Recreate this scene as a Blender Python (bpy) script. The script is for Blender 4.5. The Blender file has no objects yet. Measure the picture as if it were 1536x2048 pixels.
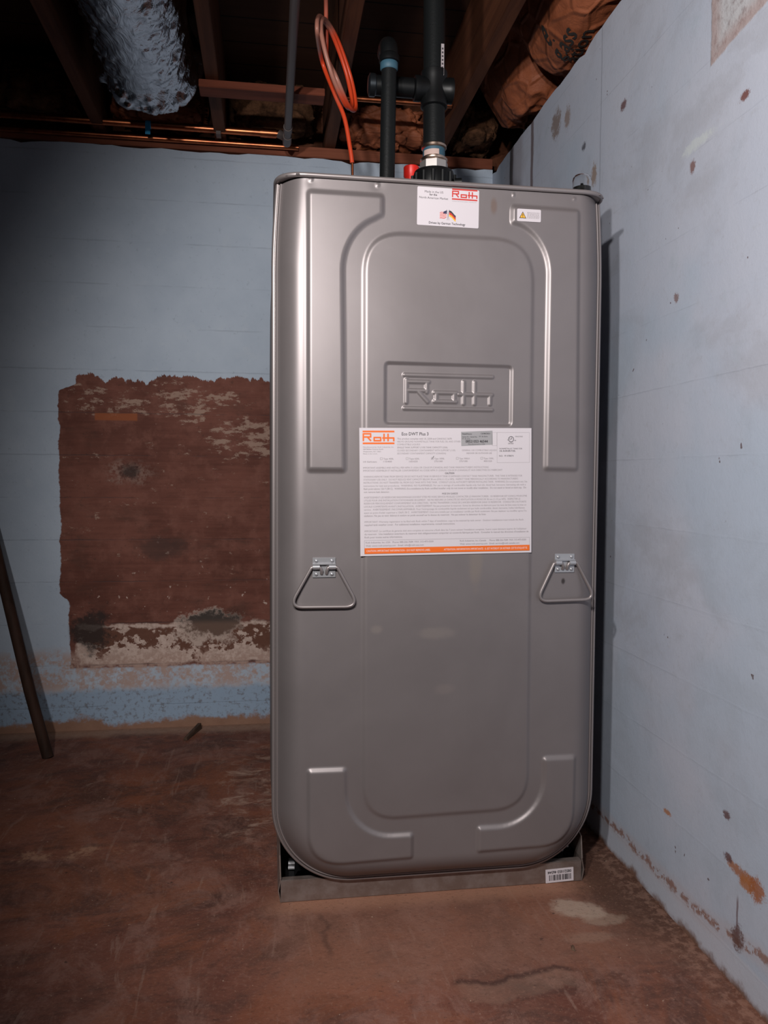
import bpy, bmesh, math, random
import numpy as np
from mathutils import Matrix, Vector

# ------------------------------------------------------------------ camera, light, exposure
SC = bpy.context.scene
COL = SC.collection
yaw, pitch, roll, FPX = .147, -.045, .006, 1556.8
cy, sy, cp, sp, cr, sr = math.cos(yaw), math.sin(yaw), math.cos(pitch), math.sin(pitch), math.cos(roll), math.sin(roll)
fw = Vector((sy*cp, cy*cp, sp)); rt = Vector((cy, -sy, 0)); up = rt.cross(fw)
rt2 = cr*rt + sr*up; up2 = -sr*rt + cr*up
cam_d = bpy.data.cameras.new('camera'); cam = bpy.data.objects.new('camera', cam_d); COL.objects.link(cam)
cam_d.sensor_fit = 'VERTICAL'; cam_d.sensor_height = 24; cam_d.lens = FPX/2048*24; cam_d.clip_start = .02
cam.matrix_world = Matrix(((rt2.x, up2.x, -fw.x, -.006), (rt2.y, up2.y, -fw.y, -1.649), (rt2.z, up2.z, -fw.z, .917), (0, 0, 0, 1)))
SC.camera = cam

wd = bpy.data.worlds.new('world'); SC.world = wd; wd.use_nodes = True
wd.node_tree.nodes['Background'].inputs[0].default_value = (.80, .90, 1.0, 1)
wd.node_tree.nodes['Background'].inputs[1].default_value = .006
vs = SC.view_settings
vs.view_transform = 'Standard'; vs.look = 'None'; vs.exposure = 0.0; vs.gamma = 1.0; vs.use_curve_mapping = False

def spot(name, loc, target, watts, size_deg, radius, color):
    d = bpy.data.lights.new(name, 'SPOT'); d.energy = watts; d.spot_size = math.radians(size_deg)
    d.spot_blend = .52; d.shadow_soft_size = radius; d.color = color
    o = bpy.data.objects.new(name, d); COL.objects.link(o); o.location = loc
    o.rotation_euler = (Vector(target)-Vector(loc)).to_track_quat('-Z', 'Y').to_euler()
    return o
# two heads of a work lamp standing to the left of the camera
spot('work_lamp', (-.51, -1.62, 1.66), (.75, 0.30, .93), 80, 93, .035, (1.0, .955, .93))
spot('work_lamp', (-.19, -1.62, 1.66), (.99, 0.30, .93), 80, 93, .035, (1.0, .955, .93))

# ------------------------------------------------------------------ node helpers
class Mat:
    def __init__(s, name, base=(.5, .5, .5), rough=.6, metal=0., spec=.5, **kw):
        s.m = bpy.data.materials.new(name); s.m.use_nodes = True
        s.nt = s.m.node_tree; s.b = s.nt.nodes['Principled BSDF']
        s.set('Base Color', base); s.set('Roughness', rough); s.set('Metallic', metal); s.set('Specular IOR Level', spec)
        for k, v in kw.items(): s.set(k.replace('_', ' '), v)
    def set(s, k, v):
        i = s.b.inputs[k]
        if hasattr(v, 'is_output'): s.nt.links.new(v, i)
        elif isinstance(v, tuple): i.default_value = (*v, 1) if len(v) == 3 else v
        else: i.default_value = v
    def node(s, t): return s.nt.nodes.new(t)
    def put(s, sock, v):
        if hasattr(v, 'is_output'): s.nt.links.new(v, sock)
        elif isinstance(v, tuple) and len(v) == 3 and sock.type == 'RGBA': sock.default_value = (*v, 1)
        else: sock.default_value = v
    def pos(s):
        if not hasattr(s, '_p'):
            g = s.node('ShaderNodeNewGeometry'); s._p = g.outputs['Position']
            x = s.node('ShaderNodeSeparateXYZ'); s.nt.links.new(s._p, x.inputs[0]); s.x, s.y, s.z = x.outputs
        return s._p
    def obj(s):
        t = s.node('ShaderNodeTexCoord'); return t.outputs['Object']
    def math(s, op, a, b=0., c=None):
        n = s.node('ShaderNodeMath'); n.operation = op
        s.put(n.inputs[0], a); s.put(n.inputs[1], b)
        if c is not None: s.put(n.inputs[2], c)
        return n.outputs[0]
    def add(s, a, b): return s.math('ADD', a, b)
    def sub(s, a, b): return s.math('SUBTRACT', a, b)
    def mul(s, a, b): return s.math('MULTIPLY', a, b)
    def mx(s, a, b): return s.math('MAXIMUM', a, b)
    def mn(s, a, b): return s.math('MINIMUM', a, b)
    def inv(s, a): return s.sub(1., a)
    def sc(s, v, k):
        n = s.node('ShaderNodeVectorMath'); n.operation = 'MULTIPLY'; s.put(n.inputs[0], v); n.inputs[1].default_value = k
        return n.outputs[0]
    def noise(s, v, scale, detail=4., rough=.6, dist=0.):
        n = s.node('ShaderNodeTexNoise'); s.put(n.inputs['Vector'], v)
        n.inputs['Scale'].default_value = scale; n.inputs['Detail'].default_value = detail
        n.inputs['Roughness'].default_value = rough; n.inputs['Distortion'].default_value = dist
        return n.outputs['Fac']
    def voro(s, v, scale, feat='F1'):
        n = s.node('ShaderNodeTexVoronoi'); n.feature = feat; s.put(n.inputs['Vector'], v); n.inputs['Scale'].default_value = scale
        return n.outputs['Distance']
    def sm(s, a, lo, hi, t0=0., t1=1.):
        n = s.node('ShaderNodeMapRange'); n.interpolation_type = 'SMOOTHSTEP'
        if lo > hi: lo, hi, t0, t1 = hi, lo, t1, t0
        s.put(n.inputs[0], a); n.inputs[1].default_value = lo; n.inputs[2].default_value = hi
        n.inputs[3].default_value = t0; n.inputs[4].default_value = t1
        return n.outputs[0]
    def mix(s, f, a, b):
        n = s.node('ShaderNodeMix'); n.data_type = 'RGBA'
        s.put(n.inputs['Factor'], f); s.put(n.inputs[6], a); s.put(n.inputs[7], b)
        return n.outputs[2]
    def bump(s, h, strength=.3, dist=.01):
        n = s.node('ShaderNodeBump'); n.inputs['Strength'].default_value = strength; n.inputs['Distance'].default_value = dist
        s.put(n.inputs['Height'], h); s.nt.links.new(n.outputs[0], s.b.inputs['Normal'])
    def blob(s, a, b, ca, cb, ra, rb, wob=None, soft=.35):
        """1 inside an ellipse, 0 outside; wob roughens its edge"""
        u = s.math('POWER', s.mul(s.sub(a, ca), 1/ra), 2.); v = s.math('POWER', s.mul(s.sub(b, cb), 1/rb), 2.)
        d = s.math('SQRT', s.add(u, v))
        if wob is not None: d = s.add(d, wob)
        return s.sm(d, 1+soft, 1-soft)
    def band(s, a, lo, hi, soft): return s.mul(s.sm(a, lo-soft, lo+soft), s.sm(a, hi+soft, hi-soft))
    def line(s, a, c, w): return s.sm(s.math('ABSOLUTE', s.sub(a, c)), w, w*.35)

# ------------------------------------------------------------------ mesh helpers
def vnoise(x, y, seed=0):
    x = np.asarray(x, float); y = np.asarray(y, float)
    xi, yi = np.floor(x).astype(int), np.floor(y).astype(int); fx, fy = x-xi, y-yi
    fx = fx*fx*(3-2*fx); fy = fy*fy*(3-2*fy)
    def h(a, b):
        n = np.sin(a*127.1+b*311.7+seed*74.7)*43758.5453; return n-np.floor(n)
    return (h(xi, yi)*(1-fx)+h(xi+1, yi)*fx)*(1-fy)+(h(xi, yi+1)*(1-fx)+h(xi+1, yi+1)*fx)*fy
def fbm(x, y, seed=0, o=4):
    t, a = 0, .5
    for k in range(o): t = t+a*vnoise(x*2**k, y*2**k, seed+k); a *= .5
    return t
def sstep(t): t = np.clip(t, 0, 1); return t*t*(3-2*t)

class MB:
    def __init__(s): s.v, s.f, s.mi = [], [], []
    def add(s, verts, faces, mi=0):
        o = len(s.v); s.v += [tuple(map(float, p)) for p in verts]
        for f in faces: s.f.append([i+o for i in f]); s.mi.append(mi)
        return s
    def box(s, lo, hi, mi=0, bev=0.):
        bm = bmesh.new(); bmesh.ops.create_cube(bm, size=1)
        for v in bm.verts: v.co = [(lo[i]+hi[i])/2+v.co[i]*(hi[i]-lo[i]) for i in range(3)]
        if bev: bmesh.ops.bevel(bm, geom=bm.edges[:], offset=bev, segments=2, affect='EDGES')
        bm.verts.index_update(); s.add([v.co for v in bm.verts], [[v.index for v in f.verts] for f in bm.faces], mi); bm.free()
        return s
    def tube(s, pts, r, seg=16, closed=False, mi=0, cap=True):
        P = [Vector(p) for p in pts]; n = len(P); R = r if hasattr(r, '__len__') else [r]*n
        T = [((P[(i+1) % n] if closed or i < n-1 else P[i])-(P[i-1] if closed or i > 0 else P[i])).normalized() for i in range(n)]
        a = Vector((0, 0, 1)) if abs(T[0].z) < .9 else Vector((1, 0, 0))
        u = (a-T[0]*a.dot(T[0])).normalized(); V, F = [], []
        for i in range(n):
            u = (u-T[i]*u.dot(T[i])).normalized(); w = T[i].cross(u)
            for k in range(seg):
                t = 2*math.pi*k/seg; V.append(P[i]+(u*math.cos(t)+w*math.sin(t))*R[i])
        for i in range(n if closed else n-1):
            for k in range(seg):
                j = (i+1) % n; F.append([i*seg+k, i*seg+(k+1) % seg, j*seg+(k+1) % seg, j*seg+k])
        if cap and not closed: F += [list(range(seg))[::-1], [(n-1)*seg+k for k in range(seg)]]
        return s.add(V, F, mi)
    def lathe(s, prof, c=(0, 0, 0), ax='z', seg=32, mi=0):
        """prof: (radius, height) pairs about an axis"""
        V, F = [], []; n = len(prof)
        for r, h in prof:
            for k in range(seg):
                t = 2*math.pi*k/seg; a, b = r*math.cos(t), r*math.sin(t)
                p = {'z': (a, b, h), 'y': (a, h, b), 'x': (h, a, b)}[ax]
                V.append((p[0]+c[0], p[1]+c[1], p[2]+c[2]))
        for i in range(n-1):
            for k in range(seg): F.append([i*seg+k, i*seg+(k+1) % seg, (i+1)*seg+(k+1) % seg, (i+1)*seg+k])
        F += [list(range(seg))[::-1], [(n-1)*seg+k for k in range(seg)]]
        return s.add(V, F, mi)
    def grid(s, X, Y, Z, mi=0):
        nu, nv = X.shape; V = np.stack([X.ravel(), Y.ravel(), Z.ravel()], 1)
        F = [[i*nv+j, (i+1)*nv+j, (i+1)*nv+j+1, i*nv+j+1] for i in range(nu-1) for j in range(nv-1)]
        return s.add(V, F, mi)
    def build(s, name, mats, parent=None, smooth=None, recalc=True):
        me = bpy.data.meshes.new(name); me.from_pydata(s.v, [], s.f)
        for m in (mats if isinstance(mats, (list, tuple)) else [mats]): me.materials.append(m.m if isinstance(m, Mat) else m)
        me.polygons.foreach_set('material_index', s.mi)
        if recalc:
            bm = bmesh.new(); bm.from_mesh(me); bmesh.ops.recalc_face_normals(bm, faces=bm.faces[:]); bm.to_mesh(me); bm.free()
        if smooth is not None:
            me.polygons.foreach_set('use_smooth', [True]*len(me.polygons))
            if smooth < 180: me.set_sharp_from_angle(angle=math.radians(smooth))
        me.update()
        o = bpy.data.objects.new(name, me); COL.objects.link(o)
        if parent is not None:
            o.parent = parent
            w = Vector((0, 0, 0)); q = parent
            while q is not None: w += q.location; q = q.parent
            o.location = -w+Vector((0, 0, 0))
        return o
def tag(o, label, cat, group=None, kind=None):
    o['label'] = label; o['category'] = cat
    if group: o['group'] = group
    if kind: o['kind'] = kind
    return o
def thing(name, loc, label, cat, group=None):
    o = bpy.data.objects.new(name, None); COL.objects.link(o); o.location = loc; o.empty_display_size = .1
    return tag(o, label, cat, group)
def struct(o): o['kind'] = 'structure'; return o
def spline(pts, n=12):
    """Catmull-Rom through the points"""
    P = [np.array(p, float) for p in pts]; P = [2*P[0]-P[1]]+P+[2*P[-1]-P[-2]]; out = []
    for i in range(1, len(P)-2):
        for k in range(n):
            t = k/n; a, b, c, d = P[i-1], P[i], P[i+1], P[i+2]
            out.append(.5*((2*b)+(-a+c)*t+(2*a-5*b+4*c-d)*t*t+(-a+3*b-3*c+d)*t**3))
    out.append(P[-2]); return out
def fillet(pts, rad, n=8):
    """polygon with rounded corners (2-D)"""
    N = len(pts); out = []
    for i in range(N):
        r = rad[i] if hasattr(rad, '__len__') else rad
        p = np.array(pts[i], float); a = np.array(pts[i-1], float)-p; b = np.array(pts[(i+1) % N], float)-p
        la, lb = np.hypot(*a), np.hypot(*b); a /= la; b /= lb
        if r <= 0: out.append(tuple(p)); continue
        ang = math.acos(max(-1, min(1, a@b))); t = min(r/math.tan(ang/2), la*.5, lb*.5)
        for k in range(n+1):
            u = k/n; out.append(tuple((1-u)**2*(p+a*t)+2*u*(1-u)*p+u*u*(p+b*t)))
    return out

# ------------------------------------------------------------------ room: materials
XW, YB = .826, 1.238                         # right wall plane, back wall plane
mb = Mat('painted_board_formed_concrete', rough=.75, spec=.25); P = mb.pos(); X, Z = mb.x, mb.z
n1 = mb.noise(P, 3.2, 5); n2 = mb.noise(P, 16, 6, .65); n3 = mb.noise(P, 70, 5, .7); nf = mb.noise(P, 260, 3, .7)
grain = mb.noise(mb.sc(P, (3., 3., 42.)), 1.6, 6, .65)
paint = mb.mix(mb.sm(n1, .32, .68), (.41, .48, .575), (.47, .54, .635))
paint = mb.mix(mb.mul(mb.sm(n2, .55, .75), .45), paint, (.50, .56, .63))
paint = mb.mix(mb.mul(mb.sm(n3, .60, .72), .35), paint, (.25, .29, .35))
fr = mb.math('FRACT', mb.math('DIVIDE', mb.add(mb.sub(Z, .386), 10*.1505), .1505))
wobz = mb.mul(mb.sub(n2, .5), .045)
seam = mb.mx(mb.sm(mb.add(fr, wobz), .020, .004), mb.sm(mb.add(fr, wobz), .980, .996))
seam = mb.mul(seam, mb.sm(mb.noise(mb.sc(P, (5., 5., 9.)), 1., 4), .40, .62))
# bare brown area
strokes = mb.noise(mb.sc(P, (46., 1., 13.)), 1.0, 5, .75)
dT = mb.sub(mb.add(1.205, mb.mul(mb.noise(mb.sc(P, (9., 1., 1.)), 1., 3, .6), .125)), Z)
dT = mb.add(dT, mb.mul(mb.sub(strokes, .5), .055))
dL = mb.add(X, mb.add(.722, mb.mul(mb.noise(mb.sc(P, (1., 1., 10.)), 1., 4, .6), .035)))
dL = mb.sub(dL, mb.mul(mb.sm(Z, 1.21, 1.24), .055)); dL = mb.sub(dL, mb.mul(mb.sm(Z, .50, .46), .03))
dP = mb.add(mb.mn(dL, dT), mb.mul(mb.sub(n3, .5), .012))
patch = mb.mul(mb.sm(dP, 0., .004), mb.sm(mb.add(Z, mb.mul(n2, .03)), .235, .245))
brown = mb.mix(mb.sm(mb.add(mb.mul(grain, .35), mb.mul(n1, .65)), .36, .64), (.108, .036, .025), (.19, .070, .050))
brown = mb.mix(mb.mul(mb.sm(n2, .45, .7), .6), brown, (.225, .092, .068))
brown = mb.mix(mb.mul(mb.sm(mb.noise(mb.sc(P, (3.5, 1., 8.)), 1., 5, .65), .55, .75), .6), brown, (.055, .030, .022))
brown = mb.mix(mb.mul(mb.sm(n3, .58, .75), .5), brown, (.04, .025, .02))
scr = mb.noise(mb.sc(P, (16., 1., 34.)), 1.3, 7, .72)
sc_area = mb.mx(mb.blob(X, Z, -.27, 1.175, .15, .07, None, .6), mb.mx(mb.blob(X, Z, -.09, 1.055, .15, .075, None, .5), mb.blob(X, Z, -.55, 1.18, .14, .05, None, .7)))
scm = mb.sm(mb.add(scr, mb.mul(sc_area, .15)), .62, .70)
brown = mb.mix(mb.mul(scm, .7), brown, (.40, .28, .22))
wob = mb.add(mb.mul(mb.sub(n2, .5), 2.2), mb.mul(mb.sub(n3, .5), 1.2))
brown = mb.mix(mb.mul(mb.mul(mb.blob(X, Z, -.505, .925, .085, .040, wob, .5), mb.sm(n3, .42, .6)), .55), brown, (.30, .20, .165))
brown = mb.mix(mb.mul(mb.blob(X, Z, -.495, .93, .03, .028, wob, .4), .8), brown, (.03, .022, .02))
brown = mb.mix(mb.mul(mb.blob(X, Z, -.39, .655, .09, .035, wob, .6), .55), brown, (.05, .034, .03))
brown = mb.mix(mb.mul(mb.mul(mb.band(X, -.615, -.47, .003), mb.band(Z, 1.112, 1.139, .003)), .8), brown, (.30, .085, .03))
fleck = mb.mul(mb.sm(mb.noise(P, 34, 4, .6), .66, .70), mb.sm(Z, .75, .42))
brown = mb.mix(mb.mul(fleck, .85), brown, (.55, .42, .36))
c = mb.mix(patch, paint, brown)
# flaking limewash, pink dirt and blue foot of the wall
chip = mb.sm(mb.add(mb.noise(mb.sc(P, (1., 1., 1.25)), 15, 7, .70), mb.mul(mb.sm(Z, .335, .235), .16)), .535, .555)
chip = mb.mx(chip, mb.sm(mb.add(mb.math('ABSOLUTE', mb.sub(Z, mb.add(.362, mb.mul(n1, .03)))), mb.mul(mb.sub(n2, .5), .05)), .012, .005))
wb = mb.mul(mb.band(mb.add(Z, mb.mul(mb.sub(n2, .5), .05)), .235, .385, .008), mb.sm(mb.add(X, mb.mul(n2, .07)), -.655, -.64))
c = mb.mix(mb.mul(wb, mb.inv(chip)), c, mb.mix(n3, (.11, .045, .03), (.17, .075, .05)))
c = mb.mix(mb.mul(wb, chip), c, mb.mix(mb.sm(n3, .4, .65), (.60, .46, .40), (.44, .32, .27)))
dirt = mb.mul(mb.band(mb.add(Z, mb.mul(mb.sub(n1, .5), .10)), .145, .275, .03), mb.sm(mb.add(mb.mul(n2, .75), mb.mul(n3, .65)), .58, .78))
c = mb.mix(mb.mul(dirt, .9), c, mb.mix(n2, (.40, .25, .20), (.47, .34, .29)))
low = mb.sm(mb.add(Z, mb.mul(mb.sub(n2, .5), .05)), .16, .13)
c = mb.mix(mb.mul(low, .85), c, mb.mix(mb.sm(n3, .5, .68), (.27, .37, .50), (.15, .16, .19)))
c = mb.mix(mb.mul(mb.mul(mb.blob(X, Z, -.640, .365, .070, .065, wob, .3), mb.sm(mb.add(X, mb.mul(n2, .04)), -.70, -.68)), .9), c, (.032, .022, .02))
c = mb.mix(mb.mul(mb.blob(X, Z, -.215, .365, .11, .06, wob, .2), .9), c, (.55, .43, .37))
c = mb.mix(mb.mul(mb.blob(X, Z, -.205, .375, .10, .045, wob, .25), .95), c, mb.mix(mb.sm(Z, .37, .40), (.13, .075, .055), (.035, .027, .024)))
sand = mb.sm(mb.add(Z, mb.mul(mb.sub(mb.noise(P, 6, 7, .68), .5), .17)), .040, .018)
c = mb.mix(sand, c, mb.mix(n2, (.20, .105, .07), (.34, .20, .14)))
c = mb.mix(mb.mul(seam, mb.add(.16, mb.mul(patch, .3))), c, (.05, .045, .05))
mb.set('Base Color', c)
hgt = mb.add(mb.mul(n3, .25), mb.add(mb.mul(nf, .1), mb.add(mb.mul(n2, .5), mb.mul(seam, -.6))))
mb.bump(hgt, .35, .006)

mr = Mat('pale_blue_plastered_concrete', rough=.7, spec=.3); P = mr.pos(); Y, Z = mr.y, mr.z
n1 = mr.noise(P, 2.6, 4); n2 = mr.noise(P, 13, 6, .65); n3 = mr.noise(P, 60, 5, .7); nf = mr.noise(P, 300, 3, .7)
paint = mr.mix(mr.sm(n1, .3, .7), (.43, .47, .56), (.475, .50, .58))
paint = mr.mix(mr.mul(mr.sm(n2, .58, .75), .4), paint, (.37, .42, .475))
paint = mr.mix(mr.mul(mr.sm(n3, .54, .72), .30), paint, (.36, .365, .40))
fr = mr.math('FRACT', mr.math('DIVIDE', mr.add(mr.sub(Z, 1.412), mr.add(9*.1505, mr.mul(mr.sub(n2, .5), .006))), .1505))
seam = mr.mx(mr.sm(fr, .012, .002), mr.sm(fr, .988, .998)); seam = mr.mul(seam, mr.sm(mr.noise(P, 5, 3), .42, .62))
cloud = mr.noise(mr.sc(P, (1., .8, 1.)), 4.5, 6, .65, .4)
paint = mr.mix(mr.mul(mr.sm(cloud, .48, .64), .36), paint, (.33, .335, .37))
paint = mr.mix(mr.mul(mr.sm(mr.noise(P, 2.1, 3), .47, .62), .40), paint, (.36, .45, .55))
spk = mr.sm(mr.noise(P, 42, 2, .5), .755, .775)
c = mr.mix(mr.mul(spk, .8), paint, (.10, .055, .05))
c = mr.mix(mr.mul(seam, .20), c, (.12, .13, .16))
def spotat(c, y, z, ry, rz, col, k=.9):
    return mr.mix(mr.mul(mr.blob(Y, Z, y, z, ry*1.7, rz*.9, mr.add(mr.mul(mr.sub(n3, .5), 2.4), mr.mul(mr.sub(nf, .5), 1.5)), .35), k), c, col)
# rust coloured peel along the foot, stains, repaired corner
pl = mr.add(.068, mr.mul(mr.sm(Y, -.25, -.50), .035))
peel = mr.sm(mr.math('ABSOLUTE', mr.sub(mr.add(Z, mr.mul(mr.sub(mr.noise(P, 20, 5, .7), .5), .05)), pl)), .012, .003)
peel = mr.mul(peel, mr.sm(mr.noise(P, 38, 6, .75), .45, .51))
halo = mr.sm(mr.math('ABSOLUTE', mr.sub(mr.add(Z, mr.mul(mr.sub(n2, .5), .02)), pl)), .030, .010)
below = mr.mul(mr.sm(mr.add(Z, mr.mul(mr.sub(n2, .5), .02)), .066, .058), .45)
c = mr.mix(below, c, (.50, .50, .55))
c = mr.mix(mr.mul(halo, .4), c, (.45, .40, .42))
c = mr.mix(mr.mul(peel, .85), c, mr.mix(n3, (.14, .06, .04), (.34, .18, .13)))
foot = mr.sm(mr.add(Z, mr.add(mr.mul(mr.sub(n2, .5), .07), mr.mul(mr.sub(n3, .5), .008))), .018, -.004)
c = mr.mix(foot, c, mr.mix(n3, (.10, .05, .035), (.26, .15, .11)))
for a in ((-.40, .215, .022, .012, (.32, .13, .06)), (-.42, .205, .014, .016, (.36, .14, .05)), (-.448, .208, .012, .022, (.32, .11, .04)),
          (-.395, .095, .010, .022, (.12, .06, .05)), (-.142, .213, .008, .006, (.38, .17, .08)), (-.348, 1.594, .008, .009, (.16, .045, .03)),
          (.135, 1.801, .009, .012, (.13, .06, .06)), (.30, 1.70, .010, .030, (.27, .20, .16)), (.58, 1.95, .02, .04, (.22, .17, .15)),
          (-.355, .30, .006, .008, (.12, .06, .06)), (-.36, .225, .006, .008, (.12, .06, .06)), (.49, 1.93, .012, .03, (.28, .22, .2)),
          (-.18, 1.535, .006, .014, (.2, .11, .1)), (-.13, 1.29, .005, .010, (.22, .15, .15)), (-.20, 1.575, .03, .012, (.52, .56, .58)), (.37, 1.80, .007, .01, (.08, .08, .1))):
    c = spotat(c, *a)
c = mr.mix(mr.mul(mr.mul(mr.line(mr.add(Y, mr.mul(mr.sub(n2, .5), .01)), .263, .004), mr.sm(Z, 1.60, 1.66)), .40), c, (.16, .17, .20))
c = mr.mix(mr.mul(mr.line(mr.add(Y, mr.mul(mr.sub(n2, .5), .02)), .79, .018), .8), c, (.10, .055, .05))
c = mr.mix(mr.mul(mr.line(mr.add(Y, mr.mul(mr.sub(n2, .5), .02)), 1.005, .028), .95), c, (.015, .013, .014))
c = mr.mix(mr.mul(mr.line(Y, .95, .09), .35), c, (.22, .17, .18))
rd = mr.mn(mr.sub(Z, mr.add(1.70, mr.mul(mr.add(Y, .25), -.12))), mr.sub(-.235, Y)); rd = mr.add(rd, mr.mul(mr.sub(n2, .5), .02))
rep = mr.sm(rd, 0., .006)
c = mr.mix(rep, c, mr.mix(mr.sm(n3, .45, .7), (.47, .47, .49), (.30, .27, .28)))
c = mr.mix(mr.mul(mr.mul(rep, mr.sm(rd, .045, .01)), .55), c, (.33, .20, .18))
drip = mr.mul(mr.line(mr.add(Y, mr.mul(mr.sub(n2, .5), .008)), -.392, .004), mr.band(Z, .10, .165, .01))
c = mr.mix(mr.mul(drip, .7), c, (.12, .06, .06))
mr.set('Base Color', c)
mr.bump(mr.add(mr.add(mr.mul(n3, .22), mr.mul(n2, .55)), mr.add(mr.mul(nf, .12), mr.add(mr.mul(rep, mr.mul(n3, 1.2)), mr.mul(mr.sm(mr.math('ABSOLUTE', mr.sub(fr, .5)), .47, .5), .07)))), .27, .006)

mf = Mat('stained_red_brown_concrete', rough=.72, spec=.3); P = mf.pos(); X, Y = mf.x, mf.y
n1 = mf.noise(P, 2.2, 5, .6, .6); n2 = mf.noise(P, 9, 6, .65, .3); n3 = mf.noise(P, 45, 5, .7); nf = mf.noise(P, 220, 3, .7)
st = mf.noise(mf.sc(P, (4., 13., 1.)), 1.4, 6, .62, .4)
c = mf.mix(mf.sm(n1, .34, .66), (.118, .041, .028), (.212, .082, .053))
c = mf.mix(mf.mul(mf.sm(n2, .48, .70), .55), c, (.17, .078, .056))
c = mf.mix(mf.mul(mf.sm(st, .52, .70), .6), c, (.070, .036, .029))
c = mf.mix(mf.mul(mf.sm(mf.noise(P, 5, 6, .7, .4), .54, .68), .45), c, (.21, .090, .060))
c = mf.mix(mf.mul(mf.sm(mf.noise(P, 28, 6, .72), .56, .72), .35), c, (.06, .03, .024))
c = mf.mix(mf.mul(mf.blob(X, Y, -.40, .66, .26, .14, mf.mul(mf.sub(n2, .5), 1.4), .6), .65), c, (.215, .066, .028))
cl = mf.noise(mf.sc(P, (1., 1.5, 1.)), 3.4, 9, .74, .7); cl2 = mf.noise(mf.sc(P, (1.4, 1., 1.)), 6.5, 9, .76, .5)
c = mf.mix(mf.mul(mf.sm(cl, .44, .60), .72), c, (.062, .031, .025))
c = mf.mix(mf.mul(mf.sm(cl2, .47, .62), .60), c, (.24, .125, .098))
c = mf.mix(mf.mul(mf.sm(mf.noise(mf.sc(P, (1., 1., 1.)), 2.6, 7, .7, .9), .50, .62), .55), c, (.21, .068, .032))
st2 = mf.noise(mf.sc(P, (38., 5., 1.)), 1., 5, .7, .6)
c = mf.mix(mf.mul(mf.sm(st2, .58, .68), .35), c, (.30, .19, .15))
dust = mf.mul(mf.band(Y, -.30, .08, .06), mf.sm(X, -.1, .12))
c = mf.mix(mf.mul(dust, .55), c, mf.mix(n2, (.20, .088, .058), (.25, .125, .085)))
sandl = mf.sm(mf.math('ABSOLUTE', mf.sub(Y, mf.add(-.02, mf.mul(n2, .02)))), .06, .01)
c = mf.mix(mf.mul(mf.mul(sandl, mf.band(X, .0, .74, .05)), .65), c, (.33, .165, .105))
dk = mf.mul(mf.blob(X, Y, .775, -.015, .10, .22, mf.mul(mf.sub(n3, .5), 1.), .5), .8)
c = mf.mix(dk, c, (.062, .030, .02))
c = mf.mix(mf.mul(mf.blob(X, Y, .640, -.110, .055, .042, mf.mul(mf.sub(n2, .5), 2.6), .25), .75), c, (.40, .30, .235))
c = mf.mix(mf.mul(mf.blob(X, Y, .68, -.155, .050, .022, mf.mul(mf.sub(n2, .5), 2.6), .25), .5), c, (.34, .25, .19))
c = mf.mix(mf.mul(mf.blob(X, Y, .63, -.21, .05, .02, mf.mul(mf.sub(n2, .5), 2.2), .3), .35), c, (.30, .20, .15))
# pale scuffs beside the tank and along the joint
sc = mf.sm(mf.add(mf.noise(mf.sc(P, (7., 11., 1.)), 1.6, 7, .72, .8), mf.mul(mf.blob(X, Y, -.04, .62, .12, .42, None, .9), .13)), .60, .78)
c = mf.mix(mf.mul(mf.mul(sc, mf.sm(Y, .22, .36)), .75), c, (.40, .27, .21))
jl = mf.sub(Y, mf.add(.325, mf.mul(mf.sub(mf.noise(mf.sc(P, (7., 1., 1.)), 1., 4), .5), .05)))
lf = mf.sm(X, .1, .0)
c = mf.mix(mf.mul(mf.mul(mf.mul(mf.band(jl, -.06, -.002, .015), mf.sm(mf.add(cl2, mf.mul(mf.sub(n3, .5), .5)), .46, .60)), mf.sm(X, -.25, -.48)), .6), c, (.42, .24, .15))
c = mf.mix(mf.mul(mf.mul(mf.mul(mf.line(jl, 0., .014), lf), mf.sm(mf.noise(P, 16, 5, .7), .40, .62)), .55), c, (.050, .026, .02))
edge = mf.sm(mf.add(Y, mf.mul(mf.sub(n2, .5), .10)), 1.13, 1.20)
c = mf.mix(mf.mul(edge, .8), c, mf.mix(n3, (.27, .155, .105), (.42, .28, .21)))
# wavy stain line in front of the tank
wv = mf.mul(mf.sub(mf.noise(mf.sc(P, (9., .5, 1.)), 1., 3, .5), .5), .13)
ck = mf.add(mf.add(Y, .305), wv)
c = mf.mix(mf.mul(mf.mul(mf.sm(mf.math('ABSOLUTE', ck), .012, .002), mf.band(X, .325, .555, .015)), .72), c, (.048, .022, .018))
c = mf.mix(mf.mul(mf.mul(mf.band(ck, -.055, -.004, .006), mf.band(X, .33, .55, .02)), .25), c, (.30, .19, .14))
wv2 = mf.add(mf.sub(X, .105), mf.mul(mf.sub(mf.noise(mf.sc(P, (.5, 14., 1.)), 1., 4), .5), .10))
c = mf.mix(mf.mul(mf.mul(mf.sm(mf.math('ABSOLUTE', wv2), .010, .001), mf.band(Y, -.20, -.06, .02)), .45), c, (.06, .03, .022))
wall_edge = mf.sm(mf.add(X, mf.mul(mf.sub(n2, .5), .06)), .74, .80)
c = mf.mix(mf.mul(wall_edge, .5), c, mf.mix(mf.sm(n3, .45, .6), (.08, .038, .026), (.26, .15, .11)))
c = mf.mix(mf.mul(mf.sm(mf.noise(P, 130, 4, .75), .52, .68), .35), c, (.30, .16, .115))
c = mf.mix(mf.mul(mf.sm(mf.noise(mf.sc(P, (1., 1.6, 1.)), 75, 5, .75), .54, .68), .45), c, (.05, .024, .019))
gr = mf.sm(mf.noise(P, 95, 2, .5), .735, .76)
c = mf.mix(mf.mul(gr, .6), c, (.50, .37, .28))
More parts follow.
